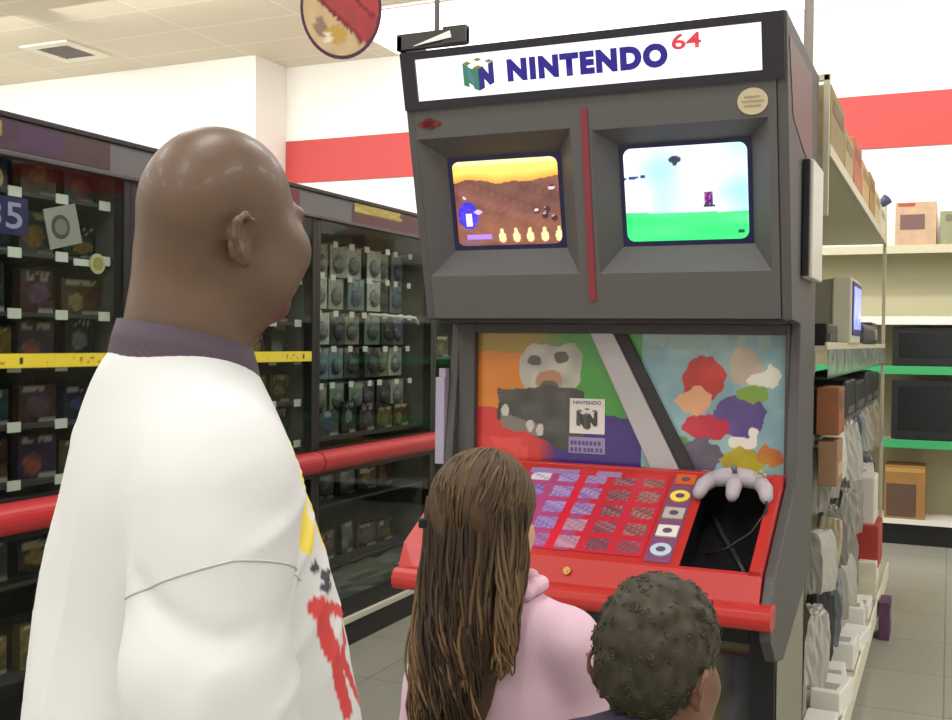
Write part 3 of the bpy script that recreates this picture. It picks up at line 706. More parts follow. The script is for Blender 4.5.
m = MB(); m.tube([(XF-.04, 4.93, 1.705), (XF-.04, 5.46, 1.70), (XF-.04, 5.50, 1.665)], .008); tag(m.build('hanging_bar', WHITE), 'white rod across the pegs of the third glass case beside the kiosk', 'rod')
for k in range(6):
    b = BOXES[(k*3+1) % 20]; put(b[1], 'game_box', (XF-.12, 4.47+k*.195, 1.075), PI/2, f'{b[0]} game box, {ORD[k]} from camera above the red rail, under the pegs', 'game box', 'game boxes under the pegs of the third case')
for j, z in enumerate((.74, .42)):
    for k in range(5):
        b = BOXES[(k*5+j*3+2) % 20]; put(b[1], 'game_box', (XF-.16, 4.50+k*.21, z), PI/2+.1*(k % 3-1), f'{b[0]} game box, {ORD[k]} from camera, {["upper", "lower"][j]} shelf behind glass below the rail', 'game box', f'game boxes on the {["upper", "lower"][j]} shelf below the rail of the third case')
for j, z in enumerate((1.47, 1.075)):
    for k in range(2):
        b = BOXES[(k*7+j*4+9) % 20]; put(b[1], 'game_box', (XF-.12, 5.78+k*.2, z), PI/2, f'{b[0]} game box, {ORD[k]} from camera, {["upper", "lower"][j]} shelf of the case beside the kiosk', 'game box', 'game boxes in the farthest glass case')
# bag of crumpled clear wrap at the bottom of the third case
def crumple(name, x0, x1, y0, y1, z0, z1, m, seed):
    b = bmesh.new(); bmesh.ops.create_cube(b, size=1); bmesh.ops.subdivide_edges(b, edges=b.edges[:], cuts=7, use_grid_fill=True)
    for v in b.verts:
        p = v.co; n = hsh(round(p.x*9), round(p.y*9), round(p.z*9), seed)
        q = p*(1-.10*n)
        v.co = Vector(((x0+x1)/2+q.x*(x1-x0), (y0+y1)/2+q.y*(y1-y0), z0+max(0, (p.z+.5)*(1-.16*n))*(z1-z0)))
    bmesh.ops.recalc_face_normals(b, faces=b.faces)
    return MB().bm(b).build(name, m)
tag(crumple('wrapped_bundle', -3.1, -2.86, 4.48, 5.5, .19, .40, mat('clear_wrap', L(128, 126, 120), .25), 3), 'grey crumpled plastic wrapped bundle at the bottom of the third glass case', 'bundle')

# ------------------------------------------------------------------ shelving unit on the right
GX, GB = -.38, -.80
u = thing('shelving_unit', 'long cream metal store shelving unit beginning right behind the kiosk', 'shelving unit', (-.6, 5.45, 0))
m = MB(); m.box(GB-.03, GB, 3.70, 7.2, .15, 2.45); m.build('back_panel', mat('pegboard_beige', L(168, 164, 142), .7, noise=.08, nscale=90), u)
for yy in (3.70, 5.45, 7.18):
    b = MB(); b.box(GX-.02, GX, yy, yy+.02, .15 if yy > 4 else 2.0, 2.47, 0, .002); b.box(GB, GX, yy, yy+.02, 2.45, 2.47)
    if yy != 5.45: b.build('upright', CREAM, u)
for z, xf, ec in ((2.23, GX, 'shelf_edge'), (1.567, GX, 'shelf_edge'), (1.25, -.425, 'shelf_edge_dark'), (.95, -.56, 'shelf_edge_dark'), (.62, -.56, 'shelf_edge_dark')):
    b = MB(); b.box(GB, xf, 3.72, 7.18, z-.02, z); b.box(xf-.004, xf+.004, 3.72, 7.18, z-.028, z+.012, 1, .002)
    b.build('shelf', [CREAM, mat(ec, L(204, 198, 172) if ec == 'shelf_edge' else L(110, 108, 98), .4)], u)
def strip_art(s, t):
    n = vn(s*40, t*3, 2); c = mixc((128, 138, 126), (176, 180, 166), n)
    if (s*11) % 1 < .06: c = (90, 96, 90)
    if t < .12: c = (70, 84, 78)
    return c
art('price_strip', (GX+.006, 3.72, 1.455), (0, 1, 0), (0, 0, 1), 3.46, .10, 130, 8, strip_art, ARTG, u)['label'] = 'grey green strip of price cards'
b = MB(); b.box(GB, -.335, 3.72, 7.18, .16, .185); b.box(-.345, -.333, 3.72, 7.18, .10, .195, 1, .002); b.box(-.60, -.585, 3.72, 7.18, .185, .235, 1); b.build('base_deck', [CREAM, mat('deck_white', L(228, 224, 206), .4)], u)
b = MB(); b.box(GB, -.36, 3.72, 7.18, 0, .16); b.build('kick_board', mat('kick_grey', L(112, 110, 98), .6), u)
MB().tube([(-.455, 3.74, 2.45), (-.455, 3.74, 4.45)], .016, 10, 0).build('sign_pole', mat('pole_grey', L(196, 188, 186), .5), u)
# cartons on top
def carton(name, x0, x1, y0, y1, z0, z1, col, label, stripe=None, cat='box', face='x', pic=None, mname=None):
    t = thing(name, label, cat, ((x0+x1)/2, (y0+y1)/2, z0))
    MB().box(x0, x1, y0, y1, z0, z1, 0, .004).build('carton', mat(mname or name+'_%d_%d_%d' % col, L(*col), .7, noise=.08, nscale=15), t)
    e = .0015
    def patch(nm, a, c, dd, f, colr):
        # a..c along the face (0..1), dd..f up the face
        if face == 'x': pts = [(x1+e, y0+(y1-y0)*a, z0+(z1-z0)*dd), (x1+e, y0+(y1-y0)*c, z0+(z1-z0)*dd), (x1+e, y0+(y1-y0)*c, z0+(z1-z0)*f), (x1+e, y0+(y1-y0)*a, z0+(z1-z0)*f)]
        else: pts = [(x0+(x1-x0)*a, y0-e, z0+(z1-z0)*dd), (x0+(x1-x0)*c, y0-e, z0+(z1-z0)*dd), (x0+(x1-x0)*c, y0-e, z0+(z1-z0)*f), (x0+(x1-x0)*a, y0-e, z0+(z1-z0)*f)]
        MB().add(pts, [(0, 1, 2, 3)]).build(nm, mat('print_%d_%d_%d' % colr, L(*colr), .6), t)
    if stripe: patch('printed_band', *stripe)
    if pic: patch('printed_picture', *pic)
    return t
ty = [(3.80, 4.30, 2.46, (160, 140, 100)), (4.36, 4.72, 2.41, (184, 166, 124)), (4.78, 5.16, 2.46, (196, 120, 92)), (5.22, 5.66, 2.43, (206, 170, 120)), (5.72, 6.10, 2.45, (170, 130, 66)), (6.16, 6.60, 2.42, (204, 190, 150)), (6.66, 7.1, 2.40, (224, 216, 196))]
cn = ['khaki', 'straw', 'salmon', 'light tan', 'ochre', 'cream', 'off white']
for k, ((a, c, z, col), nm) in enumerate(zip(ty, cn)):
    carton('carton_box', GX-.30, GX-.005, a, c, 2.23, z, col, f'{nm} carton, {ORD[k]} from the kiosk on top of the cream shelving unit', stripe=(.1, .9, .62, .85, tuple(int(v*.75) for v in col)))['group'] = 'cartons on top of the shelving unit'
m = MB(); m.tube([(GX-.02, 6.80, 2.41), (GX+.02, 6.82, 2.45)], [.02, .035], 10); tag(m.build('blue_cap', mat('cap_blue', L(70, 76, 110), .4)), 'small dark blue cap on the far carton atop the shelving unit', 'cap')
# portable television
t = thing('portable_television', 'beige portable television with a glowing blue screen on the right shelving unit', 'television', (-.5, 4.73, 1.567))
b = MB(); b.box(-.44, -.365, 4.50, 4.97, 1.575, 1.845, 0, .008); b.build('front_case', mat('tv_beige', L(196, 192, 176), .5), t)
b = MB(); b.add([(-.44, 4.51, 1.58), (-.44, 4.96, 1.58), (-.44, 4.96, 1.84), (-.44, 4.51, 1.84), (-.70, 4.58, 1.60), (-.70, 4.89, 1.60), (-.70, 4.89, 1.80), (-.70, 4.58, 1.80)], [(0, 1, 5, 4), (1, 2, 6, 5), (2, 3, 7, 6), (3, 0, 4, 7), (4, 5, 6, 7)]); b.build('rear_case', mat('tv_grey', L(140, 138, 128), .5), t)
b = MB(); b.box(-.367, -.360, 4.53, 4.94, 1.61, 1.83, 0, .003); b.build('screen_frame', mat('tv_frame_blue', L(50, 44, 130), .3), t)
art('screen', (-.3585, 4.56, 1.635), (0, 1, 0), (0, 0, 1), .35, .175, 16, 12, lambda s, u: mixc((120, 130, 255), (170, 180, 255), vn(s*4, u*4, 3)), artmat('tv_glow', .2, emit=1.3), t, bulge=.006)
b = MB(); b.box(-.60, -.40, 4.60, 4.86, 1.567, 1.577); b.build('foot', mat('tv_grey', L(140, 138, 128), .5), t)
b = MB(); b.box(-.60, -.39, 3.86, 4.22, 1.567, 1.645, 0, .006); b.box(-.392, -.386, 3.9, 4.18, 1.585, 1.61, 1); tag(b.build('game_console', [BLACK, mat('console_trim', L(70, 68, 70), .4)]), 'black slab game console on the shelf between kiosk and beige television', 'game console')
t = thing('cassette_deck', 'dark rounded console with a pale knob right of the beige television', 'console', (-.48, 5.7, 1.567))
b = MB(); b.box(-.6, -.365, 5.25, 6.2, 1.567, 1.675, 0, .03, 3); b.build('body', mat('console_dark', L(54, 54, 58), .4), t)
b = MB(); b.disc((-.366, 5.95, 1.625), .028, (1, 0, 0), .012, 16); b.build('dial', mat('dial_pale', L(176, 172, 164), .4), t)
b = MB(); b.box(-.53, -.40, 6.35, 6.7, 1.567, 1.70, 0, .01); tag(b.build('dark_carton', mat('carton_plum', L(84, 72, 82), .5)), 'plum coloured carton at the far end of the television shelf', 'box')
# dark consoles on the next shelf
for k, (a, c, z) in enumerate(((3.80, 4.18, 1.41), (4.26, 4.66, 1.40), (4.76, 5.2, 1.42), (5.3, 5.8, 1.40), (5.9, 6.4, 1.43), (6.5, 7.0, 1.41))):
    b = MB(); b.box(-.66, -.40, a, c, 1.25, z, 0, .012); b.box(-.401, -.396, a+.05, c-.05, 1.27, 1.30, 1)
    tag(b.build('console_unit', [mat('unit_black', L(38, 38, 40), .4), mat('unit_grey', L(92, 92, 92), .4)]), f'black console unit, {ORD[k]} from the kiosk on the shelf below the television', 'game console', 'black console units below the television')
carton('game_book', -.415, -.34, 3.78, 3.98, 1.262, 1.425, (146, 92, 60), 'brown upright game book sticking out of the shelf right beside the kiosk', stripe=(.1, .9, .55, .9, (120, 84, 66)), cat='book')
carton('game_book', -.41, -.345, 3.80, 3.99, 1.085, 1.24, (150, 118, 90), 'tan game book hanging just under the brown book beside the kiosk', stripe=(.1, .9, .2, .5, (186, 160, 130)), cat='book')
# jumbled grey packs hanging in three rows below the consoles
gr_ = random.Random(5)
GP = [('pale grey', (168, 166, 158)), ('grey', (132, 130, 124)), ('white', (198, 196, 188)), ('dark grey', (62, 62, 64)), ('blue grey', (120, 130, 142)), ('beige', (168, 156, 130))]
def crumple_mesh(name, w, d, h, m, seed, cuts=6):
    b = bmesh.new(); bmesh.ops.create_cube(b, size=1); bmesh.ops.subdivide_edges(b, edges=b.edges[:], cuts=cuts, use_grid_fill=True)
    for v in b.verts:
        p = v.co.copy(); n = hsh(round(p.x*9), round(p.y*9), round(p.z*9), seed); k = 1-.55*max(0, abs(p.z)*2-.55)
        v.co = Vector((p.x*w*(1-.12*n)*k, p.y*d*(1-.06*n), p.z*h*(1-.08*n)))
    bmesh.ops.recalc_face_normals(b, faces=b.faces)
    return MB().bm(b).mesh(name, m)
CM = [(nm, crumple_mesh('wrapped_pack', .09, .20, .24, mat('wrap_'+nm.replace(' ', '_'), L(*c), .35), 7+k)) for k, (nm, c) in enumerate(GP)]
for j, (z, nm) in enumerate(((1.095, 'upper'), (.785, 'middle'), (.475, 'lower'))):
    for k in range(11):
        y = 4.02+k*.285+gr_.uniform(-.03, .03)
        if j == 1 and k == 6: continue
        if j == 2 and k > 6: continue
        p = CM[[0, 3, 1, 2, 0, 1, 4, 3, 2, 5, 0, 1][(k*5+j*4) % 12]]
        o = put(p[1], 'wrapped_pack', (GX-.075+gr_.uniform(-.03, .035), y, z), gr_.uniform(-.3, .3), f'{p[0]} plastic wrapped pack, {(ORD+["eleventh"])[k]} from kiosk in the {nm} row of the right unit', 'wrapped pack', f'wrapped packs in the {nm} row of the right shelving unit'); o.rotation_euler = (gr_.uniform(-.2, .2), gr_.uniform(-.15, .1), gr_.uniform(-.3, .3)); sc_ = gr_.uniform(.85, 1.2); o.scale = (1, sc_, gr_.uniform(.9, 1.12))
m = MB(); m.box(-.54, -.34, 6.2, 6.55, .34, .58, 0, .01); tag(m.build('red_toy_box', mat('toy_red', L(176, 60, 56), .5)), 'red toy box at the far end of the lower row of wrapped packs', 'box')
m = MB(); m.box(-.46, -.335, 5.72, 5.98, .66, .90, 0, .01); tag(m.build('white_jug_box', mat('jug_white', L(214, 208, 200), .5)), 'white box hanging among the middle row of wrapped packs', 'box')
# bottom deck: white packages
cols = [(226, 214, 170, 'cream'), (232, 230, 224, 'white'), (206, 206, 206, 'pale grey'), (236, 234, 228, 'white'), (196, 196, 190, 'grey'), (232, 230, 224, 'white')]
k = 0
for kk, (y, dx, h, ln) in enumerate(((3.80, 0, .03, .26), (4.12, .02, .05, .24), (4.42, .0, .04, .26), (4.74, .015, .07, .24), (5.04, -.01, .05, .26), (5.36, .01, .08, .24), (5.66, .0, .06, .24))):
    for x0, x1 in ((-.575, -.47), (-.46, -.35)):
        c = cols[k % 6]; dz = .015*((k*5) % 4); cx = (x0+x1)/2
        b = MB(); b.box(x0, x1, y, y+ln, .186, .186+h+dz, 0, .006); b.box(x0+.012, x1-.02, y+.03, y+ln*.45, .186+h+dz, .1875+h+dz, 1)
        o = b.build('white_package', [mat('pack_%d_%d_%d' % c[:3], L(*c[:3]), .5), mat('pack_print', L(168, 168, 166), .5)], None, (cx, y, .186)); o.rotation_euler = (0, 0, .12*((k*7) % 3-1))
        tag(o, f'{c[3]} package in the {"inner" if x0 < -.5 else "outer"} row of the bottom deck, {ORD[kk]} from the kiosk', 'package', 'packages on the bottom deck of the shelving unit'); k += 1
m = MB(); m.sphere((-.50, 5.95, .245), (.06, .09, .06)); m.sphere((-.46, 5.90, .27), (.04, .05, .05)); tag(m.build('green_toy', mat('toy_green', L(150, 170, 50), .5)), 'lime green toy on the bottom deck of the shelving unit', 'toy')
m = MB(); m.sphere((-.50, 6.45, .30), (.07, .14, .11)); m.sphere((-.42, 6.42, .34), (.05, .08, .06)); tag(m.build('yellow_toy', mat('toy_yellow', L(226, 206, 96), .5)), 'pale yellow toy on the bottom deck below the red box', 'toy')
carton('white_carton', -.44, -.345, 6.12, 6.36, .186, .39, (226, 222, 206), 'white carton at the far end of the bottom deck', stripe=(.1, .9, .1, .4, (206, 200, 176)))
carton('purple_carton', -.325, -.27, 6.02, 6.22, 0, .20, (96, 66, 90), 'small purple carton standing on the floor against the bottom deck', stripe=(.1, .9, .5, .8, (150, 120, 140)))

# ------------------------------------------------------------------ shelving along the back wall
GRN = mat('green_shelf_edge', L(64, 170, 108), .45)
u = thing('television_rack', 'beige back wall shelving with two green edged shelves of dark televisions', 'shelving unit', (.4, 9.2, 0))
b = MB(); b.box(-1.3, 2.3, 9.44, 9.47, .15, 2.35); b.build('back_panel', mat('panel_beige', L(176, 170, 140), .7), u)
for z, mm, nm in ((.82, GRN, 'shelf'), (1.40, GRN, 'shelf'), (1.79, WHITE, 'shelf'), (2.35, mat('shelf_cream', L(206, 200, 172), .5), 'shelf')):
    b = MB(); b.box(-1.3, 2.3, 9.0, 9.44, z-.025, z); b.box(-1.3, 2.3, 8.985, 9.0, z-.055, z+.01, 1, .002); o = b.build(nm, [CREAM, mm], u)
    if mm is GRN: o['label'] = 'shelf with a green price edge'
b = MB(); b.box(-1.3, 2.3, 9.30, 9.34, 1.80, 2.32); b.build('blank_panel', mat('panel_cream', L(186, 182, 150), .7), u)
b = MB(); b.box(-1.3, 2.3, 8.98, 9.44, .165, .20); b.build('base_ledge', WHITE, u)
b = MB(); b.box(-1.3, 2.3, 9.02, 9.44, 0, .165); b.build('kick_board', BLACK, u)
for xx in (-1.3, .5, 2.28): MB().box(xx, xx+.02, 9.42, 9.44, .2, 2.35).build('upright', CREAM, u)
def tv(x0, x1, z0, z1, label):
    t = thing('television', label, 'television', ((x0+x1)/2, 9.2, z0), 'dark televisions on the green edged shelves')
    MB().box(x0, x1, 9.03, 9.09, z0+.01, z1, 0, .008).build('front_case', mat('tv_black', L(34, 36, 38), .35), t)
    c = (x0+x1)/2; w = (x1-x0)*.38
    MB().add([(x0+.02, 9.09, z0+.02), (x1-.02, 9.09, z0+.02), (x1-.02, 9.09, z1-.02), (x0+.02, 9.09, z1-.02), (c-w, 9.38, z0+.04), (c+w, 9.38, z0+.04), (c+w, 9.38, z1-.08), (c-w, 9.38, z1-.08)], [(0, 4, 5, 1), (1, 5, 6, 2), (2, 6, 7, 3), (3, 7, 4, 0), (4, 7, 6, 5)]).build('rear_case', BLACK, t)
    MB().box(x0+.05, x1-.05, 9.026, 9.032, z0+.08, z1-.04, 0, .003).build('screen', mat('tv_glass', L(26, 31, 33), .2), t)
    MB().box(x0+.03, x1-.03, 9.1, 9.3, z0, z0+.02).build('foot', BLACK, t)
nm = [('left', -.42), ('middle', .16), ('right', .74)]
for n_, x in nm:
    tv(x, x+.52, 1.40, 1.72, f'dark television on the upper green edged shelf, {dict(left="leftmost", middle="second from the left", right="third from the left")[n_]}')
    tv(x, x+.50, .82, 1.30, f'dark television on the lower green edged shelf, {dict(left="leftmost", middle="second from the left", right="third from the left")[n_]}')
carton('television_carton', -.415, -.115, 9.02, 9.40, 2.351, 2.70, (196, 166, 136), 'tan carton printed with a dark television on top of the back wall shelving', stripe=(.06, .48, .90, .98, (170, 84, 66)), face='y', pic=(.12, .72, .38, .72, (120, 92, 88)))
carton('grey_carton', -.09, .30, 9.02, 9.40, 2.351, 2.62, (150, 150, 118), 'grey green carton at the right edge on top of the back wall shelving', stripe=(.1, .9, .7, .9, (120, 116, 96)), face='y')
carton('speaker_carton', -.46, -.16, 9.02, 9.36, .201, .62, (160, 118, 66), 'brown carton with a dark panel on the bottom ledge of the back wall shelving', stripe=(.02, .98, .88, .96, (190, 150, 80)), face='y', pic=(.05, .78, .04, .66, (96, 74, 62)))

# games behind the glass of the kiosk pedestal
for k in range(5):
    b = BOXES[[0, 5, 8, 3, 6][k]]; put(b[1], 'game_box', (-1.35+k*.2, 3.10, .435), .0, f'{b[0]} game box behind the kiosk pedestal window, {ORD[k]} from the left', 'game box', 'game boxes in the kiosk pedestal')
def pedart(s, t):
    c = mixc((170, 150, 80), (110, 100, 116), min(1, max(0, (s-.35)*4)))
    if t > .86: c = (176, 150, 110)
    if s < .28 or (t > .78 and t < .86): c = (120, 40, 36)
    return mixc(c, (60, 50, 40), .4*vn(s*8, t*8, 1))
put(art_mesh('game_poster_box', .2, .03, .30, 14, 18, pedart, (90, 40, 34), [ARTG]), 'game_poster_box', (-.585, 3.06, .4355), 0, 'red edged box with yellow and lilac print at the right of the kiosk pedestal window', 'game box')

# hanging disc sign
t = thing('hanging_disc_sign', 'round red and tan sign hanging tilted from the ceiling left of the kiosk', 'hanging sign', (-2.10, 3.45, 2.80))
n = Vector((.48, -.86, -.17)).normalized(); c0 = Vector((-2.115, 3.45, 2.815))
b = MB(); b.disc(c0, .185, n, .014, 40, rx=.82); b.build('sign_rim', mat('rim_plum', L(84, 44, 74), .4), t)
ux = Vector((0, 0, 1)).cross(n).normalized(); uy = n.cross(ux)
def discart():
    vs = []; cs = []; fs = []; R_, S_ = 16, 48
    for i in range(R_+1):
        for j in range(S_):
            r = i/R_; a = 2*PI*j/S_; x = r*math.cos(a); y = r*math.sin(a)
            vs.append(c0+n*.0155+ux*x*.172*.82+uy*y*.172)
            d = y*.75+x*.55 
            nn_ = vn(x*4+5, y*4+5, 2)
            if d > -.20: col = mixc((196, 62, 66), (150, 60, 62), nn_)
            else: col = mixc((196, 164, 120), (214, 190, 150), nn_)
            if -.23 < d < -.14 or (.32 < d < .40): col = (122, 34, 46)
            if ell(x, y, -.12, -.56, .28, .2) and d < -.2: col = (196, 160, 84)
            if ell(x, y, -.36, -.62, .12, .12): col = (240, 226, 204)
            if ell(x, y, -.55, -.42, .16, .22) and d < -.2: col = (150, 120, 104)
            cs.append(L(*col))
    for i in range(R_):
        for j in range(S_): fs.append((i*S_+j, i*S_+(j+1) % S_, (i+1)*S_+(j+1) % S_, (i+1)*S_+j)[::-1])
    me = bpy.data.meshes.new('sign_print'); me.from_pydata([tuple(v-wloc(t)) for v in vs], [], fs); me.materials.append(ARTM)
    ca = me.color_attributes.new('Col', 'FLOAT_COLOR', 'POINT'); ca.data.foreach_set('color', np.array([(*c, 1) for c in cs], dtype=np.float32).ravel())
    o = bpy.data.objects.new('sign_print', me); C.objects.link(o); o.parent = t
discart()
b = MB(); b.tube([c0+Vector((0, 0, .15)), (c0.x, c0.y, 4.45)], .003, 6); b.build('hanging_wire', STEEL, t)

t = thing('added_glow_panel', 'long glowing panel added under the ceiling to whiten it and the back wall', 'added glow panel', (-.5, 8.75, 4.44))  # glowing panel added to whiten the ceiling strip and brighten the wall
b = MB(); b.box(-5.1, 4.9, 8.1, 9.47, 4.435, 4.447); b.build('glow_sheet', emat('added_panel_glow', (1, .97, .95), 1.9), t)
b = MB(); b.box(-5.14, 4.94, 8.06, 8.10, 4.43, 4.45); b.build('glow_panel_trim', WHITE, t)
# ------------------------------------------------------------------ figures: smooth-union distance field -> one continuous mesh
class SDF:
    def __init__(s, xs, ys, zs):
        s.xs, s.ys, s.zs = [np.asarray(a, dtype=np.float32) for a in (xs, ys, zs)]
        s.D = np.full((len(xs), len(ys), len(zs)), 1.0, dtype=np.float32)
    def _sl(s, lo, hi, mg):
        out = []
        for a, l, h in zip((s.xs, s.ys, s.zs), lo, hi):
            i = int(np.searchsorted(a, l-mg)); j = int(np.searchsorted(a, h+mg)); out.append(slice(i, max(i+1, j)))
        return tuple(out)
    def _grid(s, sl):
        return s.xs[sl[0]][:, None, None], s.ys[sl[1]][None, :, None], s.zs[sl[2]][None, None, :]
    def _mix(s, sl, d, k, sub):
        a = s.D[sl]
        if sub:
            d = -d; h = np.clip(.5-.5*(a-d)/k, 0, 1); s.D[sl] = a*(1-h)+d*h+k*h*(1-h)
        else:
            h = np.clip(.5+.5*(a-d)/k, 0, 1); s.D[sl] = a*(1-h)+d*h-k*h*(1-h)
    def ell(s, c, r, k=.02, rot=None, sub=False):
        c = Vector(c); R = max(r); sl = s._sl([v-R for v in c], [v+R for v in c], k*2+.04)
        X, Y, Z = s._grid(sl); x, y, z = X-c[0], Y-c[1], Z-c[2]
        if rot is not None:
            m = rot.transposed(); x, y, z = (m[i][0]*x+m[i][1]*y+m[i][2]*z for i in range(3))
        k0 = np.sqrt((x/r[0])**2+(y/r[1])**2+(z/r[2])**2)+1e-6; k1 = np.sqrt((x/r[0]**2)**2+(y/r[1]**2)**2+(z/r[2]**2)**2)+1e-6
        s._mix(sl, (k0*(k0-1)/k1).astype(np.float32), k, sub); return s
    def cap(s, a, ra, b, rb, k=.02, sub=False, flat=1.0):
        a = Vector(a); b = Vector(b); R = max(ra, rb)
        sl = s._sl([min(a[i], b[i])-R for i in range(3)], [max(a[i], b[i])+R for i in range(3)], k*2+.04)
        X, Y, Z = s._grid(sl); ab = b-a; L2 = max(ab.dot(ab), 1e-9)
        x, y, z = X-a[0], Y-a[1], Z-a[2]
        t = np.clip((x*ab[0]+y*ab[1]+z*ab[2])/L2, 0, 1)
        d = np.sqrt((x-ab[0]*t)**2+((y-ab[1]*t)/flat)**2+(z-ab[2]*t)**2)-(ra+(rb-ra)*t)
        s._mix(sl, d.astype(np.float32), k, sub); return s
    def chain(s, pts, k=.02, flat=1.0):
        for (a, ra), (b, rb) in zip(pts, pts[1:]): s.cap(a, ra, b, rb, k, False, flat)
        return s
    def warp(s, fn):
        X, Y, Z = s._grid((slice(None),)*3); m = np.abs(s.D) < .05
        d = fn(X+0*s.D, Y+0*s.D, Z+0*s.D); s.D = np.where(m, s.D+d, s.D).astype(np.float32); return s
    def mesh(s, smooth=1):
        D = s.D; nx, ny, nz = D.shape; pos = D > 0
        cx, cy, cz = nx-1, ny-1, nz-1
        acc = np.zeros((cx, cy, cz, 3), np.float32); cnt = np.zeros((cx, cy, cz), np.float32)
        cor = [(i, j, k) for i in (0, 1) for j in (0, 1) for k in (0, 1)]
        sub = lambda A, c: A[c[0]:c[0]+cx, c[1]:c[1]+cy, c[2]:c[2]+cz]
        inn = np.zeros((cx, cy, cz), np.int8)
        for c in cor: inn += sub(pos, c)
        act = (inn > 0) & (inn < 8); I = np.argwhere(act); vid = np.full((cx, cy, cz), -1, np.int32); vid[act] = np.arange(len(I))
        P = np.zeros((len(I), 3)); n = np.zeros(len(I)); ax = (s.xs, s.ys, s.zs)
        for c in cor:
            for d in range(3):
                if c[d]: continue
                e = list(c); e[d] = 1
                A = D[I[:, 0]+c[0], I[:, 1]+c[1], I[:, 2]+c[2]]; B = D[I[:, 0]+e[0], I[:, 1]+e[1], I[:, 2]+e[2]]
                m = (A > 0) != (B > 0); t = np.where(m, A/np.where(m, A-B, 1), 0)
                for q in range(3):
                    p0 = ax[q][I[:, q]+c[q]]; p1 = ax[q][I[:, q]+e[q]]; P[:, q] += np.where(m, p0+(p1-p0)*t, 0)
                n += m
        P /= n[:, None]
        faces = []
        for d in range(3):
            u, w = (d+1) % 3, (d+2) % 3
            a = [slice(None)]*3; b = [slice(None)]*3; a[d] = slice(0, -1); b[d] = slice(1, None)
            pa = pos[tuple(a)]; pb = pos[tuple(b)]; E = np.argwhere(pa != pb); fl = pa[tuple(E.T)]
            ok = (E[:, u] > 0) & (E[:, w] > 0) & (E[:, u] < D.shape[u]-1) & (E[:, w] < D.shape[w]-1); E = E[ok]; fl = fl[ok]
            q = []
            for du, dw in ((-1, -1), (0, -1), (0, 0), (-1, 0)):
                T = E.copy(); T[:, u] += du; T[:, w] += dw; q.append(vid[T[:, 0], T[:, 1], T[:, 2]])
            q = np.stack(q, 1); q = np.where(fl[:, None], q[:, ::-1], q); faces.append(q)
        Fc = np.concatenate(faces); Fc = Fc[(Fc >= 0).all(1)]
        for _ in range(smooth):
            S = np.zeros_like(P); N = np.zeros(len(P))
            for a, b in ((0, 1), (1, 2), (2, 3), (3, 0)):
                np.add.at(S, Fc[:, a], P[Fc[:, b]]); np.add.at(S, Fc[:, b], P[Fc[:, a]]); np.add.at(N, Fc[:, a], 1); np.add.at(N, Fc[:, b], 1)
            P = P*.4+.6*S/np.maximum(N, 1)[:, None]
        return P, Fc
def ax(*segs):
    """piecewise spacing: (start, end, step), ..."""
    out = []
    for a, b, h in segs: out += list(np.arange(a, b-1e-6, h))
    out.append(segs[-1][1]); return np.array(out)
def to_obj(name, PF, m, parent=None, colfn=None):
    P, Fc = PF
    me = bpy.data.meshes.new(name); me.vertices.add(len(P)); me.vertices.foreach_set('co', P.astype(np.float32).ravel())
    me.loops.add(len(Fc)*4); me.loops.foreach_set('vertex_index', Fc.astype(np.int32).ravel())
    me.polygons.add(len(Fc)); me.polygons.foreach_set('loop_start', np.arange(len(Fc), dtype=np.int32)*4)
    me.polygons.foreach_set('use_smooth', np.ones(len(Fc), dtype=bool)); me.update(calc_edges=True); me.validate()
    me.materials.append(m)
    if colfn:
        ca = me.color_attributes.new('Col', 'FLOAT_COLOR', 'POINT'); ca.data.foreach_set('color', np.array([(*L(*colfn(*p)), 1) for p in P], dtype=np.float32).ravel())
    o = bpy.data.objects.new(name, me); C.objects.link(o)
    if parent is not None: o.parent = parent
    return o
def rotz(a): return Matrix.Rotation(a, 3, 'Z')
def rotx(a): return Matrix.Rotation(a, 3, 'X')
def skin(name, col, rough=.45, coat=0.0):
    m = mat(name, col, rough, noise=.10, nscale=14, bump=.05, bscale=220, coat=coat)
    m.node_tree.nodes['Principled BSDF'].inputs['Subsurface Weight'].default_value = 0.0
    m.node_tree.nodes['Principled BSDF'].inputs['Subsurface Radius'].default_value = (.012, .005, .003)
    return m
def hand(S, wrist, d, palm_n, thumb_side, sc=1.0, curl=.5):
    """five-fingered hand: d finger direction, palm_n palm normal, thumb_side unit vector"""
    w = Vector(wrist); d = Vector(d).normalized(); n = Vector(palm_n); n = (n-d*n.dot(d)).normalized(); t = Vector(thumb_side); t = (t-d*t.dot(d)-n*t.dot(n)).normalized()
    for o in (-.026, -.009, .009, .026):
        S.cap(w+t*o*.6*sc+d*.01*sc, .014*sc, w+t*o*sc+d*.085*sc, .0125*sc, .012)
    for o, ln in ((.030, .068), (.010, .078), (-.010, .072), (-.029, .056)):
        p = w+t*o*sc+d*.088*sc; q = p
        for j, f in enumerate((.44, .32, .24)):
            a = curl*(j+.55); dd = d*math.cos(a)+n*math.sin(a); r = q+dd*ln*f*sc
            S.cap(q, (.0095-.0011*j)*sc, r, (.0088-.0012*j)*sc, .004); q = r
    p = w+t*.022*sc+d*.022*sc; q = p+(t*.85+d*.6+n*.25).normalized()*.040*sc; r = q+(t*.35+d*.95+n*.4).normalized()*.034*sc
    S.cap(p, .014*sc, q, .011*sc, .01); S.cap(q, .0105*sc, r, .0085*sc, .006)
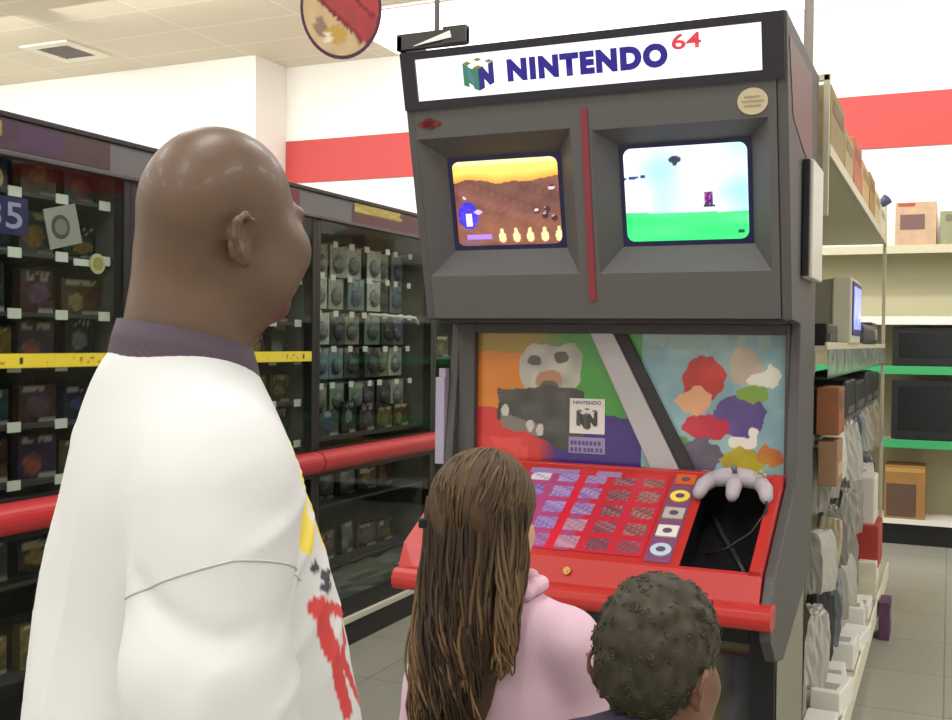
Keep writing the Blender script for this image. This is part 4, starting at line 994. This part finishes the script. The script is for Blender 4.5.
def head(S, c, R, sc=1.0, adult=True):
    """head about c (mid height), R 3x3 rotation; y forward"""
    c = Vector(c)
    def p(x, y, z): return c+R @ (Vector((x, y, z))*sc)
    def e(x, y, z, r, k=.02, rot=None, sub=False): S.ell(p(x, y, z), [v*sc for v in r], k, R if rot is None else R @ rot, sub)
    e(0, -.010, .034, (.077, .097, .088), .02); e(0, -.052, .006, (.067, .056, .066), .03)
    e(0, .028, -.040, (.066, .068, .080), .03)
    j = 1.0 if adult else .85
    for s in (-1, 1):
        e(s*.040, .060, -.030, (.033, .035, .036), .025); e(s*.046, .018, -.072, (.026*j, .042, .032*j), .03)
    e(0, .066, -.100, (.030, .024, .020), .025)
    e(0, .080, .020, (.056, .016, .012), .015)                                            # brow
    for s in (-1, 1): e(s*.032, .094, .002, (.017, .012, .010), .010, None, True)          # eye sockets
    for s in (-1, 1): e(s*.032, .082, .002, (.0145, .0135, .011), .004)                    # lids over the eyes
    S.cap(p(0, .090, .006), .009*sc, p(0, .110, -.028), .014*sc, .012)                     # nose
    for s in (-1, 1): e(s*.014, .100, -.031, (.010, .012, .009), .008)
    e(0, .092, -.058, (.026, .012, .0075), .007); e(0, .090, -.070, (.023, .012, .0085), .007)
    S.cap(p(-.024, .103, -.0635), .002*sc, p(.024, .103, -.0635), .002*sc, .004, sub=True) # mouth line
    for s in (-1, 1):                                                                       # ears
        ro = rotz(-s*.42) @ rotx(-.18); q = lambda x, y, z: p(s*x, (y+.010)*.9-.034, (z+.01)*.88-.022)
        S.ell(q(.078, -.016, -.014), [v*sc*.9 for v in (.008, .017, .029)], .006, R @ ro)
        S.chain([(q(.080, .000, -.006), .004*sc), (q(.085, -.004, .014), .0046*sc), (q(.089, -.018, .021), .005*sc), (q(.091, -.033, .012), .005*sc), (q(.089, -.035, -.008), .0048*sc), (q(.083, -.022, -.032), .0046*sc)], .004)
        S.ell(q(.078, -.008, -.038), [v*sc for v in (.0065, .008, .010)], .005, R @ ro); S.ell(q(.0885, -.011, -.006), [v*sc*.9 for v in (.0075, .009, .017)], .003, R @ ro, True)
    return p
def eyes(name, p, sc, parent, iris):
    m = MB(); 
    for s in (-1, 1): m.sphere(p(s*.032, .0825, .002), .0118*sc, 0, 14, 10); 
    for s in (-1, 1): m.sphere(p(s*.032, .0905, .002), .0052*sc, 1, 10, 8)
    o = bpy.data.objects.new(name, m.mesh(name, [mat('eye_white', L(226, 222, 214), .2), iris])); C.objects.link(o); o.parent = parent; return o

# ------------------------------------------------------------------ the man
MSK = skin('man_skin', L(94, 72, 57), .45, coat=.05)
a_body = math.radians(33); a_head = math.radians(18)      # the head turns back a little against the trunk
S = SDF(ax((-.42, -.11, .0065), (-.11, .11, .0036), (.11, .42, .0065)), ax((-.30, -.10, .0065), (-.10, .18, .0036), (.18, .36, .0065)), ax((0, .6, .012), (.6, 1.06, .006), (1.06, 1.50, .011), (1.50, 1.86, .0036)))
HR = rotz(a_head) @ rotx(.02)
hc = Vector((0.006, .042, 1.704))
ph = head(S, hc, HR, .955)
S.cap((0, .010, 1.64), .062, (0, -.004, 1.50), .075, .03); S.cap((0, -.008, 1.66), .052, (0, -.018, 1.54), .059, .03)
S.ell((0, .052, 1.60), (.05, .035, .03), .03)

S.cap((-.16, -.01, 1.42), .06, (.16, -.01, 1.42), .06, .06); S.ell((0, .01, 1.28), (.18, .11, .22), .06); S.ell((0, .03, 1.08), (.19, .135, .20), .06); S.ell((0, .0, .92), (.18, .14, .14), .06)
for s in (-1, 1):
    el = Vector((s*.255, -.055+(.085 if s < 0 else 0), 1.12)); wr = Vector((s*.275, .05, .88))
    S.chain([((s*.195, -.015, 1.40), .056), (el, .046), (wr, .030)], .03)
    hand(S, wr, (0, .12, -1), (-s, .1, 0), (0, 1, .1), 1.02, .35)
    S.chain([((s*.095, 0, .90), .092), ((s*.105, .01, .50), .062), ((s*.11, -.01, .10), .044)], .04)
    S.cap((s*.11, -.02, .05), .040, (s*.13, .13, .035), .034, .03)
man = to_obj('person', S.mesh(1), MSK)
man.location = (-.823, 1.007, 0); man.rotation_euler = (0, 0, -a_body)
tag(man, 'bald man in a loose white printed t-shirt watching the kiosk screens', 'person')
eyes('eyes', ph, .955, man, mat('iris_brown', L(40, 24, 18), .2))
eb = MB()
for s in (-1, 1): eb.tube([ph(s*.012, .0985, .0215), ph(s*.028, .0965, .0275), ph(s*.044, .084, .0255), ph(s*.054, .067, .018)], [.0028, .0042, .004, .002], 8)
o = bpy.data.objects.new('eyebrows', eb.mesh('eyebrows', mat('brow_dark', L(44, 34, 28), .7))); C.objects.link(o); o.parent = man
# shirt
SH = SDF(ax((-.46, .46, .0065)), ax((-.34, .40, .0065)), ax((.70, 1.0, .012), (1.0, 1.64, .0065)))
SH.cap((-.165, -.018, 1.42), .078, (.165, -.018, 1.42), .078, .05)
SH.cap((0, -.014, 1.495), .086, (-.14, -.02, 1.445), .066, .04); SH.cap((0, -.014, 1.495), .086, (.14, -.02, 1.445), .066, .04)
SH.ell((0, .004, 1.28), (.205, .135, .25), .05); SH.ell((0, -.025, 1.27), (.185, .125, .26), .05); SH.ell((0, .030, 1.06), (.215, .170, .32), .07); SH.ell((0, -.015, .98), (.215, .170, .30), .07)
for s in (-1, 1):
    yo = 0 if s > 0 else .085; SH.chain([((s*.180, -.025+yo*.3, 1.395), .080), ((s*.226, -.050+yo, 1.24), .080), ((s*.258, -.050+yo, 1.07), .090)], .022)
# hem and cuff cuts
SH.D = np.maximum(SH.D, (.78-SH.zs)[None, None, :]+0*SH.D)
Xg = SH.xs[:, None, None]; Zg = SH.zs[None, None, :]
SH.D = np.where((np.abs(Xg) > .20+0*SH.D) & (Zg < 1.10), np.maximum(SH.D, np.minimum(1.045-Zg+.12*(np.abs(Xg)-.3), .05)), SH.D)
def folds(x, y, z):
    w = np.clip((1.50-z)/.12, 0, 1); sx = np.sign(x); axx = np.abs(x)
    d = .0025*np.sin(38*z+9*axx+5*y+1.2*np.sin(9*y+4*x))*w*np.clip((axx-.17)/.06, 0, 1)           # sleeve rumples
    d += .0050*np.sin(15*x+5*z+2.5*np.sin(5*z))*np.clip((.02-y)/.1, 0, 1)*w*np.clip((.22-axx)/.05, 0, 1)    # vertical drape on the back
    d += .0035*np.sin(24*z-20*y+3*x)*np.clip((1.2-z)/.1, 0, 1)*np.clip((y-.05)/.08, 0, 1)
    u = 0                                                          # dropped shoulder seam
    t = z-1.318+.55*(axx-.24)
    d += .0055*np.exp(-(t/.010)**2)*np.clip((axx-.19)/.02, 0, 1)
    rid = lambda v: (1-np.abs(np.sin(v)))**3
    d -= .0065*rid(42*z+30*axx-22*y+1.8*np.sin(12*z+14*y))*np.clip((axx-.15)/.05, 0, 1)*np.clip((1.30-z)/.10, 0, 1)*np.clip(.55+.6*np.sin(9*y+4*z), 0, 1)   # sharp sleeve folds
    d -= .0065*rid(24*x+6*z+1.2*np.sin(7*z))*np.clip((-.01-y)/.06, 0, 1)*np.clip((1.42-z)/.15, 0, 1)
    d -= .006*rid(40*(z-1.36)-34*(y+.02)+np.sin(20*y))*np.clip((axx-.08)/.05, 0, 1)*np.clip((y+.06)/.05, 0, 1)*np.clip((z-1.18)/.06, 0, 1)*np.clip((1.46-z)/.05, 0, 1)
    d += .016*np.exp(-((axx-.165-.05*(1.33-z))/.016)**2)*np.clip((1.33-z)/.06, 0, 1)*np.clip((-.02-y)/.03, 0, 1)  # crease where sleeve meets back
    return d
SH.warp(folds)
# neck opening
SH.cap((0, -.008, 1.70), .080, (0, -.0, 1.555), .076, .012, True)
def seg(px, py, ax_, ay, bx, by, w):
    dx, dy = bx-ax_, by-ay; t = max(0, min(1, ((px-ax_)*dx+(py-ay)*dy)/(dx*dx+dy*dy))); return math.hypot(px-ax_-dx*t, py-ay-dy*t) < w
def shirt_col(x, y, z):
    c = (204, 205, 206)
    z -= .042
    if y > .03 and abs(x) < .235:
        a = (PRX-x); 
        # yellow figure
        if seg(a, z, .045, 1.40, .06, 1.33, .020) or seg(a, z, .075, 1.36, .055, 1.31, .018) or ell(a, z, .16, 1.33, .06, .08): c = (226, 204, 84)
        for (u, v) in ((.06, 1.275), (.075, 1.262), (.065, 1.25), (.085, 1.247), (.11, 1.27), (.125, 1.255), (.15, 1.265)):
            if ell(a, z, u, v, .010, .006): c = (60, 58, 66)
        for k, o in enumerate((0.0, .12, .24)):
            r0 = (seg(a, z, .045+o, 1.235, .06+o, 1.11, .012) or seg(a, z, .05+o, 1.232, .095+o, 1.215, .008) or seg(a, z, .095+o, 1.215, .095+o, 1.18, .008) or seg(a, z, .095+o, 1.18, .06+o, 1.165, .007) or seg(a, z, .07+o, 1.165, .11+o, 1.10, .009))
            if r0: c = (196, 62, 62)
    return c
PRX = .222
CLOTH = artmat('white_cotton', .85)
shirt = to_obj('t_shirt', SH.mesh(1), CLOTH, man, shirt_col); shirt['label'] = 'white t-shirt with yellow and red print'
from mathutils.bvhtree import BVHTree
bvh = BVHTree.FromPolygons([v.co[:] for v in shirt.data.vertices], [p.vertices[:] for p in shirt.data.polygons])
for sd in (-1, 1):
    A = Vector((sd*.17, -.045+(.05 if sd < 0 else 0), 1.315)); pts = []
    for k in range(41):
        t = math.radians(-80+4*k); d = Vector((sd*math.cos(t), math.sin(t), .42*math.cos(t)-.10*abs(math.sin(t)))).normalized()
        h_ = bvh.ray_cast(A+d*.4, -d)
        if h_[0] is not None and (h_[0]-A).length < .30 and abs(h_[0].x) > .13: pts.append(h_[0]+h_[1]*.0004)
    pts = [p_ for i, p_ in enumerate(pts) if i == 0 or (p_-pts[i-1]).length < .04]
    sm = MB(); sm.tube(pts, .0013, 6); o = bpy.data.objects.new('sleeve_seam', sm.mesh('sleeve_seam', mat('seam_thread', L(186, 186, 183), .9))); C.objects.link(o); o.parent = shirt
# collar band
cb = MB(); ring = []
for k in range(40):
    t = 2*PI*k/40; ring.append((t, Vector((.086*math.sin(t), -.004-.080*math.cos(t), 1.582-.036*(1-math.cos(t))/2))))
vs = []; n = 40
for lift, rad in ((-.034, 1.10), (-.012, 1.05), (.010, .97), (.006, .92), (-.02, .90)):
    for t, p in ring: vs.append(Vector((p.x*rad, -.004+(p.y+.004)*rad, p.z+lift)))
fs = [(j*n+k, j*n+(k+1) % n, (j+1)*n+(k+1) % n, (j+1)*n+k) for j in range(4) for k in range(n)]
cb.add(vs, fs, 0, True)
co_ = bpy.data.objects.new('collar', cb.mesh('collar', mat('collar_plum', L(78, 66, 78), .8, bump=.2, bscale=250))); C.objects.link(co_); co_.parent = man; co_['label'] = 'dark plum collar band'
def trousers(name, parent, sc, m, hipw=.0):
    T = SDF(ax((-.30*sc, .30*sc, .011)), ax((-.24*sc, .24*sc, .011)), ax((.06*sc, 1.0*sc, .012)))
    T.ell((0, 0, .90*sc), (.200*sc, .155*sc, .14*sc), .05)
    for s in (-1, 1): T.chain([((s*.098*sc, 0, .88*sc), .108*sc), ((s*.105*sc, .008*sc, .5*sc), .085*sc), ((s*.11*sc, -.01*sc, .10*sc), .072*sc)], .03)
    return to_obj(name, T.mesh(1), m, parent)
def shoes(parent, sc, m):
    for s in (-1, 1):
        T = SDF(ax((s*.12*sc-.09*sc, s*.12*sc+.09*sc, .007)), ax((-.14*sc, .24*sc, .007)), ax((-.02, .13*sc, .007)))
        T.cap((s*.112*sc, -.04*sc, .05*sc), .048*sc, (s*.135*sc, .15*sc, .035*sc), .042*sc, .03); T.cap((s*.11*sc, -.03*sc, .09*sc), .048*sc, (s*.11*sc, -.03*sc, .05*sc), .05*sc, .03)
        T.D = np.maximum(T.D, (0.0-T.zs)[None, None, :]+0*T.D)
        to_obj('shoe', T.mesh(1), m, parent)
trousers('trousers', man, 1.0, mat('jeans_blue', L(60, 66, 88), .8)); shoes(man, 1.0, mat('shoe_black', L(34, 33, 34), .5))

# ------------------------------------------------------------------ children
def child(sc, loc, yaw, skinm, label, head_off, head_rot, arms=True, hsc=.93):
    """sc: scale against a 1.80 m adult with narrower trunk"""
    S = SDF(ax((-.34*sc, .34*sc, .0055)), ax((-.24*sc, .62*sc, .0055)), ax((0, .7*sc, .011), (.7*sc, 1.40*sc, .007), (1.40*sc, 1.87*sc, .005)))
    hc = Vector(head_off); p = head(S, hc, head_rot, hsc, False)
    S.cap(hc+Vector((0, -.02, -.05)), .046, (0, -.01, 1.46*sc), .052, .03)
    S.cap((-.13*sc, -.01, 1.42*sc), .058*sc, (.13*sc, -.01, 1.42*sc), .058*sc, .05); S.ell((0, 0, 1.26*sc), (.145*sc, .10*sc, .22*sc), .05); S.ell((0, 0, 1.02*sc), (.14*sc, .105*sc, .18*sc), .05)
    for s in (-1, 1):
        el = Vector((s*.225*sc, .03*sc, 1.14*sc)); wr = Vector((s*.10*sc, .27*sc, 1.16*sc))
        S.chain([((s*.175*sc, -.01, 1.415*sc), .050*sc), (el, .038*sc), (wr, .027*sc)], .025)
        hand(S, wr, (-s*.35, 1, -.1), (-s*.6, -.1, -.8), (-s*.5, .1, .7), sc*.95, .55)
        S.chain([((s*.075*sc, 0, .90*sc), .080*sc), ((s*.085*sc, .01, .50*sc), .056*sc), ((s*.09*sc, -.01, .10*sc), .040*sc)], .04)
        S.cap((s*.09*sc, -.02, .05*sc), .038*sc, (s*.11*sc, .12*sc, .033*sc), .031*sc, .03)
    o = to_obj('person', S.mesh(1), skinm); o.location = loc; o.rotation_euler = (0, 0, yaw); tag(o, label, 'person')
    return o, p, hc
def child_shirt(o, sc, m, neck, sleeve=.62, fold=1.0, name='t_shirt'):
    T = SDF(ax((-.40*sc, .40*sc, .007)), ax((-.25*sc, .40*sc, .007)), ax((.78*sc, 1.56*sc, .007)))
    T.cap((-.145*sc, -.015, 1.415*sc), .075*sc, (.145*sc, -.015, 1.415*sc), .075*sc, .05); T.cap((0, -.02, 1.47*sc), .070*sc, (-.12*sc, -.01, 1.43*sc), .062*sc, .04); T.cap((0, -.02, 1.47*sc), .070*sc, (.12*sc, -.01, 1.43*sc), .062*sc, .04)
    T.ell((0, 0, 1.26*sc), (.180*sc, .130*sc, .26*sc), .05); T.ell((0, 0, 1.02*sc), (.185*sc, .135*sc, .26*sc), .06)
    for s in (-1, 1):
        T.chain([((s*.178*sc, -.012, 1.41*sc), .076*sc), ((s*.222*sc, .015*sc, 1.22*sc), .074*sc), ((s*.236*sc, .03*sc, 1.13*sc), .076*sc)], .025)
    T.D = np.maximum(T.D, (.80*sc-T.zs)[None, None, :]+0*T.D)
    def f(x, y, z):
        return fold*(.0035*np.sin(30*z/sc+14*np.abs(x)+1.5*np.sin(14*y))*np.clip((np.abs(x)-.12*sc)/.05, 0, 1)+.004*np.sin(22*x+6*z+2*np.sin(6*z)))
    T.warp(f)
    T.cap((0, .0, 1.60*sc), .055*sc, (0, .02, 1.50*sc), .052*sc, .01, True)
    return to_obj(name, T.mesh(1), m, o)
# the girl ------------------------------------------------------------
gs = .725
gl, gp, ghc = child(gs, (-.750, 1.84, 0), math.radians(2), skin('girl_skin', L(206, 160, 134), .5), 'girl with long wavy brown hair in a pale pink t-shirt facing the kiosk', (-.050, .005, 1.232), rotz(-.12) @ rotx(-.10), hsc=.99)
eyes('eyes', gp, .99, gl, mat('iris_hazel', L(80, 60, 40), .2))
PINK = mat('pale_pink_cotton', L(206, 174, 190), .85, bump=.08, bscale=120)
child_shirt(gl, gs, PINK, None)['label'] = 'pale pink t-shirt'
# bunched pink collar at the right of the nape
T = SDF(ax((-.11, .13, .006)), ax((-.10, .10, .006)), ax((1.05, 1.20, .006)))
for k in range(14):
    t = 2*PI*k/14; T.ell((.062*math.sin(t), -.012-.058*math.cos(t), 1.118+.006*math.sin(5*t)), (.019, .017, .017), .012)
to_obj('collar', T.mesh(1), mat('collar_pink', L(214, 176, 192), .85), gl)
trousers('shorts', gl, gs, mat('denim_pale', L(92, 104, 132), .8)); shoes(gl, gs, mat('shoe_white', L(214, 212, 208), .5))
# hair: a cap over the skull, a long mass and many wavy locks
def hairmat(name, dark, light):
    m = bpy.data.materials.new(name); m.use_nodes = True; nt = m.node_tree; b = nt.nodes['Principled BSDF']
    a = nt.nodes.new('ShaderNodeAttribute'); a.attribute_name = 'Col'; nt.links.new(a.outputs['Color'], b.inputs['Base Color'])
    b.inputs['Roughness'].default_value = .6; b.inputs['Specular IOR Level'].default_value = .25
    return m
HM = hairmat('brown_hair', 0, 0)
def girl_hair():
    rnd = random.Random(3); m = []; V = []; Fs = []; Cc = []
    T = SDF(ax((-.17, .13, .006)), ax((-.20, .14, .006)), ax((.86, 1.40, .006)))
    h = ghc
    T.ell(h+Vector((0, -.018, .036)), (.094, .112, .098), .02); T.ell(h+Vector((0, -.055, -.02)), (.088, .070, .09), .03)
    T.cap(h+Vector((-.005, -.072, -.06)), .070, (-.045, -.100, 1.02), .068, .04, flat=.62); T.cap((-.045, -.10, 1.02), .068, (-.050, -.105, .90), .050, .03, flat=.6)
    T.cap(h+Vector((-.055, -.05, -.06)), .038, (-.100, -.085, .98), .030, .03)
    # leave the face free
    R = rotz(-.12); T.ell(h+R @ Vector((0, .115, -.045)), (.072, .075, .105), .02, R, True)
    def f(x, y, z): return .0035*np.sin(70*x+9*np.sin(11*z)+20*y)*np.clip((1.33-z)/.06, 0, 1)
    T.warp(f); P, Fc = T.mesh(1)
    base = to_obj('hair', (P, Fc), HM, gl, lambda x, y, z: mixc((62, 46, 34), (84, 64, 44), vn(x*60, z*9+y*12, 1)))
    base['label'] = 'long wavy brown hair'
    b = MB(); cols = []
    def lock(pts, r0, c0, c1):
        n0 = len(b.v); b.tube(pts, [r0*(.55+.45*math.sin(PI*min(1, .12+i/(len(pts)-1)*.92))) for i in range(len(pts))], 5)
        k = len(pts); cols.extend([mixc(c0, c1, (i//5)/(k-1)) for i in range(len(b.v)-n0)])
    for i in range(620):
        # falling locks from the half-up level
        u = rnd.uniform(-1, 1); a = u*1.5 - .15; dep = rnd.uniform(.98, 1.12)
        st = h+Vector((math.sin(a)*.092*dep, -.02-math.cos(a)*.098*dep, rnd.uniform(-.03, .05)))
        zend = rnd.uniform(.86, .98) - .06*(u < -.2); xo = -.064+u*.080+rnd.uniform(-.012, .012); yo = -.098-math.cos(a)*.040*dep+rnd.uniform(-.01, .01)
        if u > .55: zend = rnd.uniform(.97, 1.08); xo = .035
        ph_ = rnd.uniform(0, 6.3); am = rnd.uniform(.005, .019); fr = rnd.uniform(22, 46); pts = []
        for j in range(17):
            t = j/16; e = t*t*(3-2*t)
            z = st.z+(zend-st.z)*t; bul = math.sin(PI*t)*.012
            pts.append((st.x+(xo-st.x)*e+am*t*math.sin(fr*z+ph_)+bul*u, st.y+(yo-st.y)*e+am*t*.7*math.cos(fr*z+ph_)-bul*.6, z))
        edge = abs(u) > .55; lt = rnd.random()
        c0 = mixc((46, 36, 30), (70, 55, 40), lt); c1 = mixc((100, 78, 54), (146, 116, 80), lt) if edge or lt > .8 else mixc((56, 43, 35), (82, 64, 48), lt)
        lock(pts, rnd.uniform(.0022, .0046), c0, c1)
    clip = h+Vector((-.076, -.062, -.002))
    for i in range(260):
        # strands combed over the crown back to the clip and the knot at the back
        a = rnd.uniform(-1.5, 1.5); el = rnd.uniform(.15, 1.25)
        st = h+Vector((math.sin(a)*.088*math.cos(el), -.010+math.cos(a)*.105*math.cos(el)*.45, .036+.094*math.sin(el)))
        en = h+Vector((math.sin(a)*.060-.01, -.124+abs(math.sin(a))*.045, rnd.uniform(-.07, .0)))
        pts = []
        for j in range(10):
            t = j/9; q = st.lerp(en, t); c = h+Vector((0, -.018, .034)); d = q-c
            s_ = math.sqrt((d.x/.096)**2+(d.y/.114)**2+(d.z/.100)**2); q = c+d*(1.015/s_) if s_ > .2 else q
            pts.append(q)
        lt = rnd.random(); lock(pts, rnd.uniform(.0018, .0034), mixc((70, 56, 40), (112, 90, 60), lt), mixc((54, 42, 32), (84, 66, 46), lt))
    me = b.mesh('locks', HM); ca = me.color_attributes.new('Col', 'FLOAT_COLOR', 'POINT'); ca.data.foreach_set('color', np.array([(*L(*c), 1) for c in cols], dtype=np.float32).ravel())
    o = bpy.data.objects.new('locks', me); C.objects.link(o); o.parent = base
    q = MB(); R_ = Matrix.Rotation(.5, 4, 'Z'); R_.translation = clip+Vector((-.006, -.018, 0))
    q.box(-.020, .020, -.008, .004, -.008, .010, 0, .003, M=R_); q.box(-.004, .010, -.0095, -.007, -.003, .005, 1, M=R_)  # small white block paints a glint onto the black clip
    o = bpy.data.objects.new('hair_clip', q.mesh('hair_clip', [BLACK, TAGW])); C.objects.link(o); o.parent = gl; o['label'] = 'small black hair clip with a painted white glint'
girl_hair()
# the boy -------------------------------------------------------------
bsn = .695
by, bp, bhc = child(bsn, (-.362, 1.39, 0), math.radians(-4), skin('boy_skin', L(108, 74, 58), .45), 'boy with short dark curly hair standing in front of the black well of the kiosk', (.0, .045, 1.128), rotz(-.10) @ rotx(-.22), hsc=.92)
eyes('eyes', bp, .92, by, mat('iris_brown', L(40, 24, 18), .2))
child_shirt(by, bsn, mat('boy_shirt_navy', L(52, 46, 66), .85), None)['label'] = 'dark violet t-shirt'
trousers('trousers', by, bsn, mat('jeans_dark', L(46, 50, 64), .8)); shoes(by, bsn, mat('shoe_white', L(214, 212, 208), .5))
def boy_hair():
    rnd = random.Random(8); R = rotz(-.10) @ rotx(-.22); h = bhc
    T = SDF(ax((-.13, .13, .005)), ax((-.16, .22, .005)), ax((.98, 1.30, .005)))
    def p(x, y, z): return h+R @ (Vector((x, y, z))*.92)
    T.ell(p(0, -.012, .040), (.079, .100, .086), .02, R); T.ell(p(0, -.052, -.006), (.070, .054, .070), .03, R)
    T.ell(p(0, .125, -.04), (.085, .075, .10), .015, R, True)
    for s in (-1, 1): T.ell(p(s*.092, .012, -.035), (.03, .035, .05), .01, R, True)
    def f(x, y, z): return .0032*np.sin(110*x+3*np.sin(60*z))*np.sin(100*y+2*np.sin(50*x))+.0032*np.sin(95*z+4*np.sin(70*x))*np.sin(90*x+2*np.sin(80*y))
    T.warp(f); base = to_obj('hair', T.mesh(1), HM, by, lambda x, y, z: mixc((42, 39, 31), (68, 63, 49), vn(x*70+y*60, z*70+y*20, 3))); base['label'] = 'short dark curly hair'
    b = MB(); cols = []
    P = np.array([v.co[:] for v in base.data.vertices]); N = np.array([v.normal[:] for v in base.data.vertices])
    for i in rnd.sample(range(len(P)), 420):
        q = Vector(P[i]); n = Vector(N[i])
        if n.dot(q-h) < 0: continue
        u = n.orthogonal().normalized(); w = n.cross(u); ph_ = rnd.uniform(0, 6.28); rr = rnd.uniform(.002, .004); n0 = len(b.v)
        b.tube([q+n*(.0004+.0007*j*(1 if j < 4 else .6))+(u*math.cos(ph_+j*1.1)+w*math.sin(ph_+j*1.1))*rr for j in range(5)], .0009, 4, cap=False)
        c = mixc((52, 48, 38), (84, 79, 62), rnd.random()); cols.extend([c]*(len(b.v)-n0))
    me = b.mesh('curls', HM); ca = me.color_attributes.new('Col', 'FLOAT_COLOR', 'POINT'); ca.data.foreach_set('color', np.array([(*L(*c), 1) for c in cols], dtype=np.float32).ravel())
    o = bpy.data.objects.new('curls', me); C.objects.link(o); o.parent = base
boy_hair()
# ------------------------------------------------------------------ camera, light
cam = bpy.data.cameras.new('camera'); co = bpy.data.objects.new('camera', cam); C.objects.link(co)
cam.sensor_width = 36; cam.lens = 1060/952*36; cam.clip_start = 0.02
th = math.radians(24.1); pit = math.atan(19/1060)
F = Vector((-math.sin(th), math.cos(th), 0)); U = Vector((0, 0, 1)); Rr = Vector((math.cos(th), math.sin(th), 0))
F2 = F*math.cos(pit)-U*math.sin(pit); U2 = U*math.cos(pit)+F*math.sin(pit); ro = 0.011
X2 = Rr*math.cos(ro)+U2*math.sin(ro); Y2 = U2*math.cos(ro)-Rr*math.sin(ro)
M = Matrix(((X2.x, Y2.x, -F2.x), (X2.y, Y2.y, -F2.y), (X2.z, Y2.z, -F2.z))).to_4x4(); M.translation = Vector((0, 0, 1.57))
co.matrix_world = M
bpy.context.scene.camera = co
def area(name, loc, sx, sy, power, target=None, col=(1, .99, .975), spread=180):
    l = bpy.data.lights.new(name, 'AREA'); l.shape = 'RECTANGLE'; l.size = sx; l.size_y = sy; l.energy = power; l.color = col; l.spread = math.radians(spread)
    o = bpy.data.objects.new(name, l); C.objects.link(o); o.location = loc
    if target is not None: o.rotation_euler = (Vector(target)-Vector(loc)).to_track_quat('-Z', 'Y').to_euler()
    return o
for x in (-10.5, -7, -3.8, -0.9, 2.2):
    for y in (-3.6, -1.2, 1.2, 3.9, 6.2):
        area('ceiling_troffer', (x, y, 4.42), 0.6, 1.2, 42)
for x in (-9.5, -5.5, -1.5, 2.5):
    area('wall_washer', (x, 7.0, 4.40), 3.6, 0.25, 42, target=(x, 9.5, 3.0), col=(1, .97, .95), spread=120)
w = bpy.data.worlds.new('world'); bpy.context.scene.world = w; w.use_nodes = True
w.node_tree.nodes['Background'].inputs[0].default_value = (.8, .82, .85, 1); w.node_tree.nodes['Background'].inputs[1].default_value = 0.2
sc = bpy.context.scene
sc.view_settings.view_transform = 'Standard'; sc.view_settings.look = 'None'; sc.view_settings.gamma = 1; sc.view_settings.exposure = 0.0
sc.cycles.max_bounces = 8; sc.cycles.transparent_max_bounces = 12; sc.cycles.sample_clamp_indirect = 6
